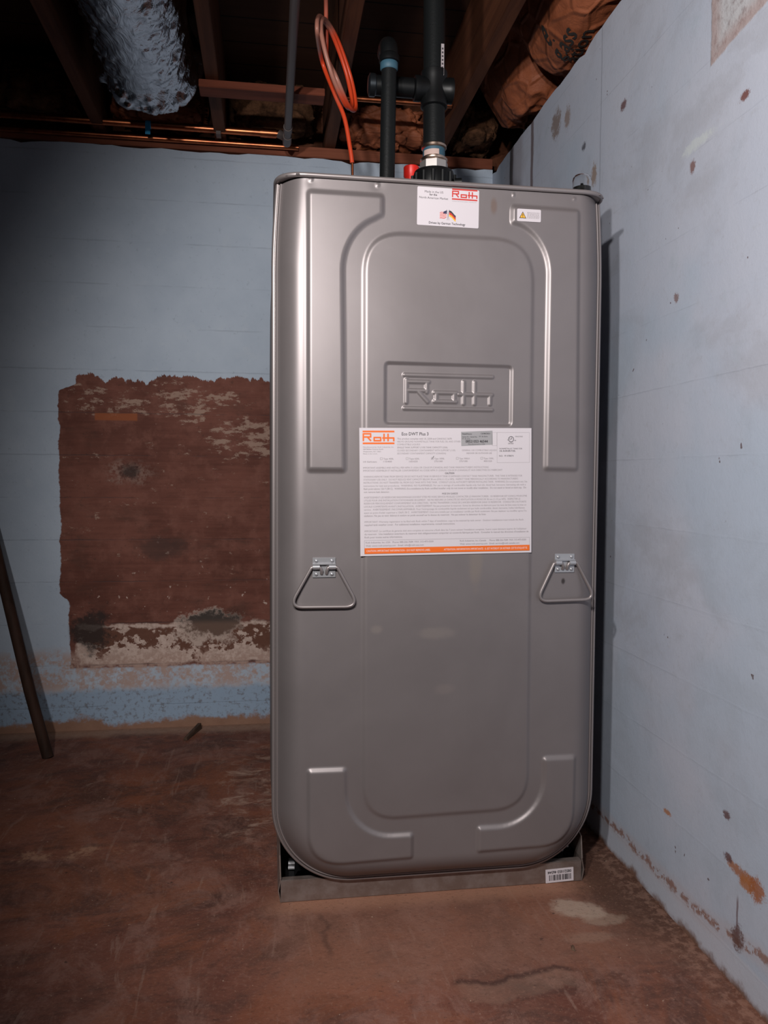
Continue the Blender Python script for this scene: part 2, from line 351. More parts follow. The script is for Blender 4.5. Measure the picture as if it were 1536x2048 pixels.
c = mf.mix(mf.mul(mf.sm(mf.noise(P, 37, 3, .5), .72, .75), .7), c, (.03, .018, .015))
mf.set('Base Color', c)
mf.bump(mf.add(mf.add(mf.mul(n3, .3), mf.mul(n2, .5)), mf.add(mf.mul(nf, .15), mf.mul(mf.sm(mf.math('ABSOLUTE', ck), .02, .0), -.1))), .6, .008)

def wood(name, a, b, axis='y', rough=.75):
    m = Mat(name, rough=rough, spec=.25); P = m.pos()
    k = {'y': (18., 1.2, 18.), 'x': (1.2, 18., 18.), 'z': (18., 18., 1.2)}[axis]
    g = m.noise(m.sc(P, k), 2.0, 6, .6, .5); g2 = m.noise(P, 3, 3)
    m.set('Base Color', m.mix(m.sm(m.add(g, m.mul(m.sub(g2, .5), .4)), .3, .7), a, b)); m.bump(g, .15, .003)
    return m
m_joist = wood('rough_sawn_joist', (.066, .020, .008), (.115, .038, .016))
m_sub = Mat('subfloor_planks', rough=.8, spec=.2); P = m_sub.pos()
g = m_sub.noise(m_sub.sc(P, (1.5, 16., 16.)), 2., 5)
frp = m_sub.math('FRACT', m_sub.mul(m_sub.add(m_sub.y, 5.), 1/.14))
m_sub.set('Base Color', m_sub.mix(m_sub.sm(frp, .06, .02), m_sub.mix(g, (.040, .016, .009), (.072, .030, .016)), (.005, .004, .004)))
m_board = wood('red_brown_board', (.12, .030, .015), (.20, .052, .026), 'x')
m_sill = wood('sill_lumber', (.15, .042, .022), (.25, .080, .042), 'x')

# ------------------------------------------------------------------ room: shell
struct(MB().box((-4.5, -4.2, -.12), (1.05, 1.45, 0)).build('floor', mf))
def rough_top_wall(name, along, lo, hi, c0, c1, ztop, mat, seed, face):
    """wall slab whose top edge is slightly broken"""
    n = 160; t = np.linspace(lo, hi, n); zt = ztop-.010*np.clip(fbm(t*16, t*0, seed, 4)*2-.75, 0, 1)-.008*(vnoise(t*60, t*0, seed+9) > .86)
    b = MB(); V, F = [], []
    for i in range(n):
        for c, z in ((c0, -.02), (c0, zt[i]), (c1, zt[i]), (c1, -.02)):
            V.append((t[i], c, z) if along == 'x' else (c, t[i], z))
    for i in range(n-1):
        for k in range(4): F.append([i*4+k, i*4+(k+1) % 4, i*4+4+(k+1) % 4, i*4+4+k])
    F += [[0, 1, 2, 3], [4*n-4+k for k in (3, 2, 1, 0)]]
    return struct(b.add(V, F).build(name, mat))
rough_top_wall('wall_back', 'x', -4.5, XW, YB, YB+.2, 2.071, mb, 3, 0)
rough_top_wall('wall_right', 'y', -4.2, YB+.2, XW, XW+.2, 2.056, mr, 5, 0)
struct(MB().box((-4.5, -4.2, 2.345), (1.05, 1.45, 2.37)).build('ceiling', m_sub))

# ------------------------------------------------------------------ floor framing over the room
JL = {-.988: 'ceiling joist at the far left above the copper pipe', -.582: 'ceiling joist left of the foil duct',
      -.174: 'ceiling joist right of the foil duct with the red-brown crosspiece under it', .214: 'ceiling joist just right of the orange tubing coil',
      .612: 'wide-looking ceiling joist between the tall black pipe and the paper insulation'}
for x, lab in JL.items():
    tag(MB().box((x-.020, -2.6, 2.109), (x+.020, 1.33, 2.345), bev=.002).build('ceiling_joist', m_joist), lab, 'joist', 'floor joists overhead')
tag(MB().box((-4.4, YB-.006, 2.0715), (XW-.002, YB+.14, 2.1085), bev=.002).build('sill_plate', m_sill), 'brown wooden sill plate lying along the top of the back wall', 'beam')
tag(MB().box((-4.4, 1.335, 2.109), (XW+.15, 1.375, 2.344), bev=.002).build('rim_joist', m_joist), 'dark wooden rim joist closing the joist bays above the back wall', 'beam')
tag(MB().box((-.214, .800, 2.086), (.165, .865, 2.1085), bev=.0015).build('crosspiece_board', m_board), 'short red-brown board nailed flat under two joists', 'board')

m_kraft = Mat('crumpled_kraft_paper', rough=.62, spec=.3); P = m_kraft.pos()
g = m_kraft.noise(P, 9, 5, .65, .5)
sharp = m_kraft.voro(m_kraft.sc(P, (1., .7, 1.)), 13, 'DISTANCE_TO_EDGE')
kc = m_kraft.mix(m_kraft.sm(g, .3, .7), (.19, .052, .020), (.31, .095, .042))
m_kraft.set('Base Color', kc); m_kraft.bump(m_kraft.add(m_kraft.noise(P, 26, 5, .6, 1.2), m_kraft.sm(sharp, .12, 0.)), .5, .008)
m_fluff = Mat('brown_glass_wool', rough=.95, spec=.1); P = m_fluff.pos()
g = m_fluff.noise(P, 24, 6, .7)
m_fluff.set('Base Color', m_fluff.mix(m_fluff.sm(g, .3, .7), (.035, .017, .010), (.17, .080, .042))); m_fluff.bump(m_fluff.noise(P, 60, 6, .75), .8, .012)
m_ink = Mat('dark_print_ink', (.018, .014, .012), .7)

def paper_z(x, y):
    base = 2.325-.205*sstep((x-.636)/.17)+.03*sstep((x-.86)/.12)
    cr = .050*(np.abs(fbm(x*6+3, y*5, 11, 4)*2-.95))+.022*np.abs(fbm(x*17+y*9, y*15-x*6, 12, 3)*2-.9)-.02
    fold = -.045*np.exp(-((y-.46-(x-.8)*.4)/.16)**2)-.040*np.exp(-((y-.83+(x-.75)*.5)/.10)**2)+.055*np.exp(-((y-.655)/.045)**2)
    fold = fold+.05*np.exp(-((y-1.06)/.05)**2)
    rid = .006*np.abs(np.sin(y*17+x*22+5*vnoise(x*5, y*5, 3)))
    calm = np.clip(1-np.exp(-((y-.40)/.14)**4-((x-.80)/.075)**4), .12, 1)
    return base+(cr+rid)*calm+fold*sstep((x-.66)/.1)
def paper_cover():
    xs, ys = np.linspace(.637, .985, 110), np.linspace(-.75, 1.02, 420); Xg, Yg = np.meshgrid(xs, ys, indexing='ij')
    Zg = np.maximum(paper_z(Xg, Yg), 2.062)
    return MB().grid(Xg, Yg, Zg)
ins = thing('insulation_batt', (.81, .4, 2.2), 'crumpled brown paper-faced insulation batt with dark print above the right wall', 'insulation')
po = paper_cover().build('paper_facing', m_kraft, ins, smooth=180, recalc=False)
sol = po.modifiers.new('thickness', 'SOLIDIFY'); sol.thickness = .002; sol.offset = 1

# ------------------------------------------------------------------ text and logo helpers
DG = None
def text_mesh(body, bold=0.):
    cu = bpy.data.curves.new('t', 'FONT'); cu.body = body; cu.size = 1; cu.resolution_u = 2; cu.offset = 0. if 'M' in body else bold
    ob = bpy.data.objects.new('t', cu); COL.objects.link(ob)
    dg = bpy.context.evaluated_depsgraph_get(); dg.update()
    me = bpy.data.meshes.new_from_object(ob.evaluated_get(dg))
    V = np.array([v.co[:2] for v in me.vertices]).reshape(-1, 2); F = [list(p.vertices) for p in me.polygons]
    bpy.data.objects.remove(ob); bpy.data.curves.remove(cu); bpy.data.meshes.remove(me)
    return V, F
CAPH = None
def text(body, x0, x1, y, h, bold=0., align='l'):
    """flat letters: left edge x0, right edge x1 (or None), baseline y, capital height h"""
    global CAPH
    if CAPH is None: CAPH = text_mesh('H')[0][:, 1].max()
    V, F = text_mesh(body, bold); s = h/CAPH; V = V*s
    w = V[:, 0].max()-V[:, 0].min(); V[:, 0] -= V[:, 0].min()
    if x1 is not None: V[:, 0] *= (x1-x0)/w; w = x1-x0
    V[:, 0] += x0-(w/2 if align == 'c' else 0); V[:, 1] += y
    return V, F
LOGO_W = .437
LOGO = [((0, .397), (1, .397), .024), ((0, .030), (1, .030), .024),
        ((.022, .096), (.022, .344), .021), ((.022, .325), (.272, .325), .021), ((.252, .325), (.252, .212), .021), ((.03, .228), (.256, .228), .021), ((.150, .225), (.262, .105), .021),
        ((.34, .210), (.585, .210), .021), ((.34, .112), (.585, .112), .021), ((.360, .21), (.360, .112), .021), ((.565, .21), (.565, .112), .021),
        ((.615, .197), (.998, .197), .021), ((.672, .333), (.672, .092), .021), ((.798, .333), (.798, .092), .021), ((.978, .197), (.978, .092), .021)]
def logo_quads(x, y, w, k=1.):
    """the lettering as flat strokes, lower left at x, y"""
    V, F = [], []
    for a, b, t in LOGO:
        a, b = np.array(a)*w, np.array(b)*w; d = (b-a)/np.hypot(*(b-a)); n = np.array((-d[1], d[0]))*t*w*k
        o = len(V); V += [a-n, b-n, b+n, a+n]; F.append([o, o+1, o+2, o+3])
    return np.array(V)+(x, y), F
def rquad(x0, y0, x1, y1): return np.array([(x0, y0), (x1, y0), (x1, y1), (x0, y1)]), [[0, 1, 2, 3]]
def outline(x0, y0, x1, y1, t):
    V, F = [], []
    for r in ((x0, y0, x1, y0+t), (x0, y1-t, x1, y1), (x0, y0, x0+t, y1), (x1-t, y0, x1, y1)):
        v, f = rquad(*r); o = len(V); V += list(v); F.append([i+o for i in f[0]])
    return np.array(V), F
class Sticker:
    """thin sheet of size w x h in its own plane (x right, y up) with printing on its face"""
    def __init__(s, w, h, r=.002):
        s.w, s.h = w, h; s.b = MB(); s.lay = 0
        pl = fillet([(0, 0), (w, 0), (w, h), (0, h)], r, 5); n = len(pl)
        s.b.add([(x, -.0004, y) for x, y in pl]+[(x, .0002, y) for x, y in pl], [list(range(n)), list(range(2*n-1, n-1, -1))]+[[i, n+i, n+(i+1) % n, (i+1) % n] for i in range(n)])
    def logo(s, x, y, w, k, mi):
        """each stroke a hair above the last, so that crossings stay clean"""
        V, F = logo_quads(x, y, w, k)
        for i, f in enumerate(F): s.put((V[f], [[0, 1, 2, 3]]), mi, 1+.12*i)
    def put(s, VF, mi, lay=1):
        V, F = VF; s.b.add([(x, -.0004-.00012*lay, y) for x, y in V], F, mi)
    def place(s, x, y, z, slope=0., flip=False):
        c, k = math.cos(math.atan(slope)), math.sin(math.atan(slope)); out = []
        for a, d, b in s.b.v:
            if flip: a, b = s.w-a, s.h-b
            out.append((x+a*c-b*k, y+d, z+a*k+b*c))
        s.b.v = out; return s
    def build(s, name, mats, parent): return s.b.build(name, mats, parent, recalc=False)

def on_paper(body, yend, xbase, h):
    V, F = text(body, 0, None, 0, h, .014); pr = MB()
    px = xbase-V[:, 1]; py = yend+V[:, 0].max()-V[:, 0]
    pz = np.maximum(paper_z(px, py), 2.062)-.003
    pr.add(np.stack([px, py, pz], 1), [f[::-1] for f in F]).build('printed_word', m_ink, ins, recalc=False)
on_paper('e', .445, .762, .040); on_paper('glass', .36, .800, .040); on_paper('ation', .35, .842, .040)

# lumps of wool and paper stuffed in the joist bays above the back wall
def wad(name, cx, w, y0, y1, z0, z1, mat, seed, label, group='wads of insulation in the joist bays'):
    nu, nv = 90, 60; u = np.linspace(0, 2*math.pi, nu); v = np.linspace(.04, math.pi-.04, nv); U, V = np.meshgrid(u, v, indexing='ij')
    rx, ry, rz = w/2, (y1-y0)/2, (z1-z0)/2
    X, Y, Z = np.cos(U)*np.sin(V), np.sin(U)*np.sin(V), np.cos(V)
    n = .45+.75*fbm(X*3.1+seed*7+9, Z*3.1+Y*2.3+9, seed, 5)+.18*fbm(X*13+9, Z*13+Y*9+9, seed+5, 3)
    n[-1] = n[0]
    k = lambda a: np.sign(a)*np.abs(a)**.6
    X, Y, Z = cx+rx*np.clip(k(X)*n, -1, 1), (y0+y1)/2+ry*np.clip(k(Y)*n, -1, 1), (z0+z1)/2+rz*np.clip(k(Z)*n, -1, 1)
    return tag(MB().grid(X, Y, Z).build(name, mat, smooth=180), label, 'insulation', group)
wad('insulation_wad', -.785, .345, 1.12, 1.32, 2.135, 2.33, m_fluff, 2, 'dark brown wool insulation in the joist bay at far left above the copper pipe')
wad('insulation_wad', -.38, .34, 1.14, 1.32, 2.135, 2.30, m_kraft, 4, 'brown insulation in the bay behind the end of the foil duct')
wad('insulation_wad', .02, .33, 1.15, 1.32, 2.140, 2.30, m_fluff, 5, 'brown wool insulation in the bay above the elbow of the dull grey pipe')
wad('insulation_wad', .41, .33, 1.15, 1.32, 2.113, 2.25, m_kraft, 7, 'orange-brown paper insulation behind the two black pipes')
wad('insulation_wad', .735, .175, 1.06, 1.32, 2.113, 2.25, m_fluff, 8, 'fluffy brown insulation in the corner beside the wide-looking joist')

# ------------------------------------------------------------------ the steel tank
steel = Mat('galvanised_steel', (.50, .48, .475), .42, .50, .3); P = steel.obj()
g = steel.noise(steel.sc(P, (90., 90., 5.)), 3., 4, .6); g2 = steel.noise(P, 3.2, 5, .6, .4); g3 = steel.noise(P, 400, 2, .5)
steel.set('Roughness', steel.add(.36, steel.add(steel.mul(g2, .10), steel.mul(g, .03))))
sc_ = steel.mix(steel.sm(g2, .25, .75), (.220, .195, .196), (.252, .225, .226))
sx = steel.node('ShaderNodeSeparateXYZ'); steel.nt.links.new(P, sx.inputs[0])
w2 = steel.mul(steel.sub(steel.noise(P, 22, 5, .65), .5), 1.6)
for (ax, az, rx_, rz_, col, k_) in ((.335, .590, .035, .012, (.36, .31, .28), .35), (.215, .60, .012, .008, (.36, .31, .28), .4), (.425, .74, .012, .05, (.33, .27, .22), .4),
                                     (.457, 1.480, .006, .016, (.20, .13, .10), .6), (.621, .695, .004, .006, (.05, .04, .04), .9), (.36, .47, .02, .01, (.33, .28, .26), .3)):
    sc_ = steel.mix(steel.mul(steel.blob(sx.outputs[0], sx.outputs[2], ax, az, rx_, rz_, w2, .5), k_), sc_, col)
steel.set('Base Color', sc_)
steel.bump(steel.add(steel.mul(g3, .3), steel.mul(g, .2)), .02, .002)
steel2 = Mat('rolled_steel_seam', (.30, .265, .262), .40, .55)
zinc = Mat('bright_zinc', (.46, .46, .48), .33, .6)
m_shell = Mat('steel_side_sheet', (.20, .19, .19), .5, .7)
m_dark = Mat('dark_steel', (.03, .03, .032), .5, .6)

XL, XR, ZB, RC = 0., .715, .045, .172
def xl(z): return XL+.011*np.clip((np.asarray(z, float)-1.34)/.20, 0, 1)**1.6
def xr(z): return XR-.009*np.clip((np.asarray(z, float)-1.34)/.20, 0, 1)**1.6
def u_dist(x, z):
    """distance inwards from the outline of the panel (open at the top)"""
    dl, dr, db = x-xl(z), xr(z)-x, z-ZB; d = np.minimum(np.minimum(dl, dr), db)
    for a in (dl, dr):
        c = (a < RC) & (db < RC); d = np.where(c, RC-np.hypot(RC-a, RC-db), d)
    return d
def poly_sd(x, z, poly):
    """signed distance, positive inside"""
    P = np.array(poly); Q = np.roll(P, -1, 0); d = np.full(x.shape, 9.); ins = np.zeros(x.shape, bool)
    for a, b in zip(P, Q):
        e = b-a; l2 = e@e
        if l2 < 1e-14: continue
        t = np.clip(((x-a[0])*e[0]+(z-a[1])*e[1])/l2, 0, 1)
        d = np.minimum(d, np.hypot(x-a[0]-t*e[0], z-a[1]-t*e[1]))
        c = ((a[1] > z) != (b[1] > z)) & (x < (b[0]-a[0])*(z-a[1])/(b[1]-a[1]+1e-15)+a[0]); ins ^= c
    return np.where(ins, d, -d)
def ramp(d, w):
    """rounded bevel: 0 at d<=0, 1 at d>=w"""
    t = np.clip(d/w, 0, 1); e = .22
    k = 1/(1-e)
    return np.where(t < e, k*t*t/(2*e), np.where(t > 1-e, 1-k*(1-t)**2/(2*e), k*(t-e/2)))
def arc(cx, cz, rx, rz, a0, a1, n=14): return [(cx+rx*math.cos(math.radians(a0+(a1-a0)*k/n)), cz+rz*math.sin(math.radians(a0+(a1-a0)*k/n))) for k in range(n+1)]
S_L1 = fillet([(.067, 1.494), (.229, 1.493), (.229, 1.447)]+arc(.238, 1.336, .090, .105, 105, 180)[1:]+[(.153, .924), (.068, .924)], [.014, .014, .012]+[0]*14+[.012, .012])
S_R1 = fillet([(.490, 1.488), (.647, 1.486), (.653, .929), (.571, .930)]+arc(.481, 1.345, .090, .100, 0, 75)[:-1]+[(.490, 1.444)], [.014, .014, .012, .012]+[0]*14+[.012])
S_C = fillet([(.181, 1.419), (.548, 1.419), (.553, .197), (.185, .191)], [.088, .095, .085, .080], 14)
S_BL = fillet([(.069, .314), (.157, .313)]+arc(.252, .262, .094, .096, 180, 270)+[(.300, .166), (.300, .104), (.070, .099)], [.012, .012]+[0]*15+[.012, .012, .078], 12)
S_BR = fillet([(.577, .316), (.659, .316), (.657, .111), (.433, .107), (.433, .171)]+arc(.482, .268, .096, .097, 270, 360), [.012, .012, .085, .012, .012]+[0]*15, 12)
S_PL = fillet([(.227, 1.155), (.503, 1.154), (.503, 1.023), (.227, 1.023)], .013)
LX, LZ, LW = .271, 1.0535, .187
def face_h(x, z):
    d = u_dist(x, z); t = np.clip((d-.011)/.056, 0, 1)
    h = .040*(1-(1-t)**2.3)
    W, H = .0108, .0059
    for poly in (S_L1, S_R1, S_C, S_BL, S_BR):
        p = np.array(poly); m = (x > p[:, 0].min()-.01) & (x < p[:, 0].max()+.01) & (z > p[:, 1].min()-.01) & (z < p[:, 1].max()+.01)
        hh = np.zeros_like(h); hh[m] = ramp(poly_sd(x[m], z[m], poly), W)*(H if poly is not S_C else .0040)
        h = h+hh
    m = (x > .21) & (x < .52) & (z > 1.01) & (z < 1.17)
    e = np.zeros_like(h); e[m] = -ramp(poly_sd(x[m], z[m], S_PL), .008)*.0042
    lg = np.full(x[m].shape, 9.); u, v = (x[m]-LX)/LW, (z[m]-LZ)/LW
    for a, b, tk in LOGO:
        a, b = np.array(a), np.array(b); q = b-a; tt = np.clip(((u-a[0])*q[0]+(v-a[1])*q[1])/(q@q), 0, 1)
        lg = np.minimum(lg, np.hypot(u-a[0]-tt*q[0], v-a[1]-tt*q[1]))
    e[m] += .0021*sstep((.032-lg)/.026)
    h = h+e
    for bx, bz in ((.078, 1.5115), (.213, 1.509), (.499, 1.506), (.632, 1.505)):
        r = np.hypot(x-bx, z-bz); h = h+.0022*sstep((.0050-r)/.004)-.0008*np.exp(-(r/.012)**2)
    h = h+.0006*(fbm(x*9+2, z*7, 21, 2)-.4)
    return h
def front_panel():
    xs = np.concatenate([np.arange(.002, .222, .0026), np.arange(.222, .508, .00125), np.arange(.508, .7155, .0026)])
    zs = np.concatenate([np.arange(.043, 1.018, .0030), np.arange(1.018, 1.162, .00125), np.arange(1.162, 1.5175, .0028)])
    Xg, Zg = np.meshgrid(xs, zs, indexing='ij'); keep = u_dist(Xg, Zg) > .0088
    H = face_h(Xg, Zg); Yg = -.015-H
    nu, nv = Xg.shape; ii, jj = np.meshgrid(np.arange(nu-1), np.arange(nv-1), indexing='ij')
    k = keep[:-1, :-1] & keep[1:, :-1] & keep[1:, 1:] & keep[:-1, 1:]; ii, jj = ii[k], jj[k]
    F = np.stack([ii*nv+jj, (ii+1)*nv+jj, (ii+1)*nv+jj+1, ii*nv+jj+1], 1)
    V = np.stack([Xg.ravel(), Yg.ravel(), Zg.ravel()], 1)
    used = np.unique(F); mp = np.full(len(V), -1); mp[used] = np.arange(len(used)); V = V[used]; F = mp[F]
    me = bpy.data.meshes.new('front_panel'); me.from_pydata(V.tolist(), [], F.tolist())
    me.polygons.foreach_set('use_smooth', [True]*len(me.polygons)); me.materials.append(steel.m); me.update()
    o = bpy.data.objects.new('front_panel', me); COL.objects.link(o); o.parent = tank
    o.location = -tank.location; return o
def u_path(ztop, n=14, inset=0.):
    L = [(float(xl(z)), z) for z in np.linspace(ztop, ZB+RC, 60)]
    A = [(XL+RC-RC*math.cos(t), ZB+RC-RC*math.sin(t)) for t in np.linspace(0, math.pi/2, n+1)[1:]]
    Bm = [(XR-RC+RC*math.sin(t), ZB+RC-RC*math.cos(t)) for t in np.linspace(0, math.pi/2, n+1)]
    Rr = [(float(xr(z)), z) for z in np.linspace(ZB+RC, ztop, 60)[1:]]
    return L+A+Bm+Rr
def u_sweep(prof, ztop, n=14):
    """sweep (inward distance, y) profile along the U outline"""
    P = np.array(u_path(ztop, n)); T = np.gradient(P, axis=0); T /= np.hypot(T[:, 0], T[:, 1])[:, None]; N = np.stack([-T[:, 1], T[:, 0]], 1)
    V = [(p[0]+q[0]*d, y, p[1]+q[1]*d) for p, q in zip(P, N) for d, y in prof]; k = len(prof)
    F = [[i*k+j, (i+1)*k+j, (i+1)*k+(j+1) % k, i*k+(j+1) % k] for i in range(len(P)-1) for j in range(k)]
    F += [list(range(k)), list(range((len(P)-1)*k+k-1, (len(P)-1)*k-1, -1))]
    return MB().add(V, F)

tank = thing('oil_tank', (.36, .54, 0), 'tall grey steel heating oil tank with embossed front panel, labels and tray foot', 'oil tank')
front_panel()
prof = [(.004, .010), (0., .006), (-.001, -.006), (.0000, -.0115), (.0022, -.0140), (.0046, -.0140), (.0060, -.0105), (.0068, -.0105), (.0080, -.0160), (.0098, -.0185), (.0120, -.0180), (.0136, -.0140), (.0130, .010)]
u_sweep(prof, 1.514, 22).build('seam_flange', steel2, tank, smooth=50)
u_sweep([(d, 1.075-y) for d, y in prof], 1.514, 16).build('seam_flange', steel2, tank, smooth=50)
# side shell, bulging slightly between the two flanges
def shell():
    P = np.array(u_path(1.516, 14)); T = np.gradient(P, axis=0); T /= np.hypot(T[:, 0], T[:, 1])[:, None]; N = np.stack([-T[:, 1], T[:, 0]], 1)
    ys = np.concatenate([[-.005], np.linspace(.02, 1.055, 22), [1.08]]); V = []
    for y in ys:
        s = max(0., min(1., (y+.005)/.16))*max(0., min(1., (1.08-y)/.16)); s = s*s*(3-2*s)
        for p, q in zip(P, N):
            b = s*.009*float(sstep((1.50-p[1])/.25))*(1 if p[1] > .1 else .3)
            d = .006-b; V.append((p[0]+q[0]*d, y, p[1]+q[1]*d))
    n = len(P); F = [[i*n+j, (i+1)*n+j, (i+1)*n+j+1, i*n+j+1] for i in range(len(ys)-1) for j in range(n-1)]
    F.append([(len(ys)-1)*n+j for j in range(n)])
    return MB().add(V, F)
shell().build('side_shell', m_shell, tank, smooth=60)
# lid with a rolled rim
lid = MB(); y0, y1, xa, xb = -.0585, 1.085, .0085, .7085
rim = [(x, y, 1.5195) for x, y in fillet([(xa, y0), (xb, y0), (xb, y1), (xa, y1)], [.062, .062, .06, .06], 14)]
lid.tube(rim, .0048, 12, closed=True)
n = len(rim); lid.add([(x, y, 1.5225) for x, y, z in rim]+[(x, y, 1.5165) for x, y, z in rim], [list(range(n)), list(range(2*n-1, n-1, -1))])
for bx, by in ((.018, -.030), (.032, -.046), (.052, -.0555), (.700, -.032), (.688, -.045)):
    lid.lathe([(.0005, .0035), (.004, .002), (.0055, -.002), (.0005, -.003)], (bx, by-.0035, 1.5188), 'z', 12)
lid.build('lid', steel2, tank, smooth=50)

def handle(pl_c, pl_w, pl_h, loop, yf, parent):
    """fold-down carrying handle: riveted plate with a wire loop"""
    cx, cz = pl_c; b = MB()
    b.box((cx-pl_w/2, yf-.0030, cz-pl_h/2), (cx+pl_w/2, yf+.0005, cz+pl_h/2), bev=.0006)
    zt = cz+pl_h/2-.019
    b.box((cx-pl_w/2, yf-.0095, zt+.0045), (cx+pl_w/2, yf-.002, zt+.0075), bev=.0008)
    for s in (-1, 1):
        b.tube([(cx+s*pl_w/2*1.0, yf-.0075, zt), (cx+s*pl_w*.20, yf-.0075, zt)], .0052, 12)
    p = b.build('handle_plate', zinc, parent, smooth=40); p['label'] = 'bright zinc plate holding the handle wire'
    for sx in (-1, 1):
        for dz in (pl_h/2-.0065, -pl_h/2+.0070):
            MB().lathe([(.0038, 0), (.0036, -.0013), (.0022, -.0024), (.0004, -.0028)], (cx+sx*pl_w*.34, yf-.003, cz+dz), 'y', 14).build('rivet', zinc, p, smooth=50)
    y = yf-.0075
    inner = cx-pl_w*.11, cx+pl_w*.11
    L = [(inner[0], y+.004, zt-.014), (inner[0], y, zt-.008), (inner[0]-.003, y, zt-.001), (inner[0]-.009, y, zt), (cx-pl_w/2+.001, y, zt)]
    TL, BL, BR, TR = loop
    body = fillet([(cx-pl_w/2, zt), TL, BL, BR, TR, (cx+pl_w/2, zt)], [0, .004, .017, .017, .004, 0], 8)
    pts = L+[(a, y-.0005, c) for a, c in body]+[(2*cx-a, b_, c) for a, b_, c in L[::-1]]
    MB().tube(pts, .0034, 12).build('handle_loop', steel2, p, smooth=60)
# handles on the left and right of the front panel
handle((.106, .7305), .047, .041, ((.0790, .7300), (.0345, .6505), (.1770, .6495), (.1335, .7300)), -.0553, tank)
handle((.6225, .7345), .044, .040, ((.5965, .7340), (.5585, .6535), (.6915, .6560), (.6485, .7340)), -.0553, tank)

# stickers ---------------------------------------------------------
paper = Mat('white_vinyl', (.62, .57, .60), .45); orange = Mat('orange_print', (.80, .145, .012), .5); red = Mat('red_print', (.56, .035, .025), .5)
ink = Mat('black_print', (.035, .030, .035), .55); gink = Mat('grey_print', (.27, .235, .25), .6); silver = Mat('silver_paper', (.33, .32, .33), .5)
navy = Mat('navy_print', (.03, .03, .08), .55); gold = Mat('yellow_print', (.78, .42, .03), .55); white = Mat('white_print', (.72, .68, .68), .5)
MATS = [paper, ink, gink, orange, red, silver, navy, gold, white]; INK, GREY, ORA, RED, SIL, NAV, YEL, WHI = range(1, 9)

lab = Sticker(.366, .2635, .0006); K = .366/1311.
def U(cx): return (cx-82)*K
def Vv(cyp, cx=700):            # the lower lines of the sheet were measured along its slope
    return .2635-(cyp-638-(cyp-638)/980*(-(cx-700)/1311*18))*.2635/980
def ltext(s, x0, x1, y, h, mi=GREY, bold=.010, lay=1): lab.put(text(s, U(x0), None if x1 is None else U(x1), Vv(y, 700), h, bold), mi, lay)
lab.logo(U(106), Vv(763), 236*K, 1.15, ORA)
ltext('Eco DWT Plus 3', 397, 598, 695, .0062, INK, .012)
for s, x1, y in (('Manufactured by: Roth Industries, Inc.', 338, 789), ('268 Bellew Avenue South', 258, 805), ('Watertown, NY 13601', 240, 823), ('Made in the U.S.A.', 215, 840)): ltext(s, 108, x1, y, .0026)
for s, x1, y in (('This product complies with UL 2258 and CAN/ULC S670', 775, 727), ('ABOVE GROUND NONMETALLIC TANK FOR FUEL OIL AND OTHER', 842, 749), ('COMBUSTIBLE LIQUIDS', 535, 771),
                 ('SINGLE TANK SUPPORT (110% TANK CAPACITY (USA)', 742, 794), ('CLOSED SECONDARY CONTAINMENT WITH SUPPORT (110%', 802, 817), ('SECONDARY CONTAINMENT CAPACITY (CANADA)', 730, 840)): ltext(s, 362, x1, y, .0034)
ltext('GENERAL USE COMBUSTIBLE LIQUIDS', 852, 1120, 816, .0032); ltext('INDOOR OR OUTDOOR USE', 888, 1083, 839, .0032)
ltext('US Gal/Liters', 108, 210, 902, .0032)
for x, t, g_ in ((234, 'Type 400L', '110/400'), (427, 'Type 620L', '165/620'), (617, 'Type 1000L', '275/1000'), (808, 'Type 1000LH', '275/1000'), (996, 'Type 1500L', '400/1500')):
    lab.put(outline(U(x), Vv(881), U(x+18), Vv(864), .0005), GREY); ltext(t, x+24, x+102, 880, .0032); ltext(g_, x+24, x+88, 901, .0032)
lab.put((np.array([(U(620), Vv(872)), (U(625), Vv(878)), (U(640), Vv(855)), (U(637), Vv(853)), (U(625), Vv(873))]), [[0, 1, 2, 3, 4]]), INK, 2)
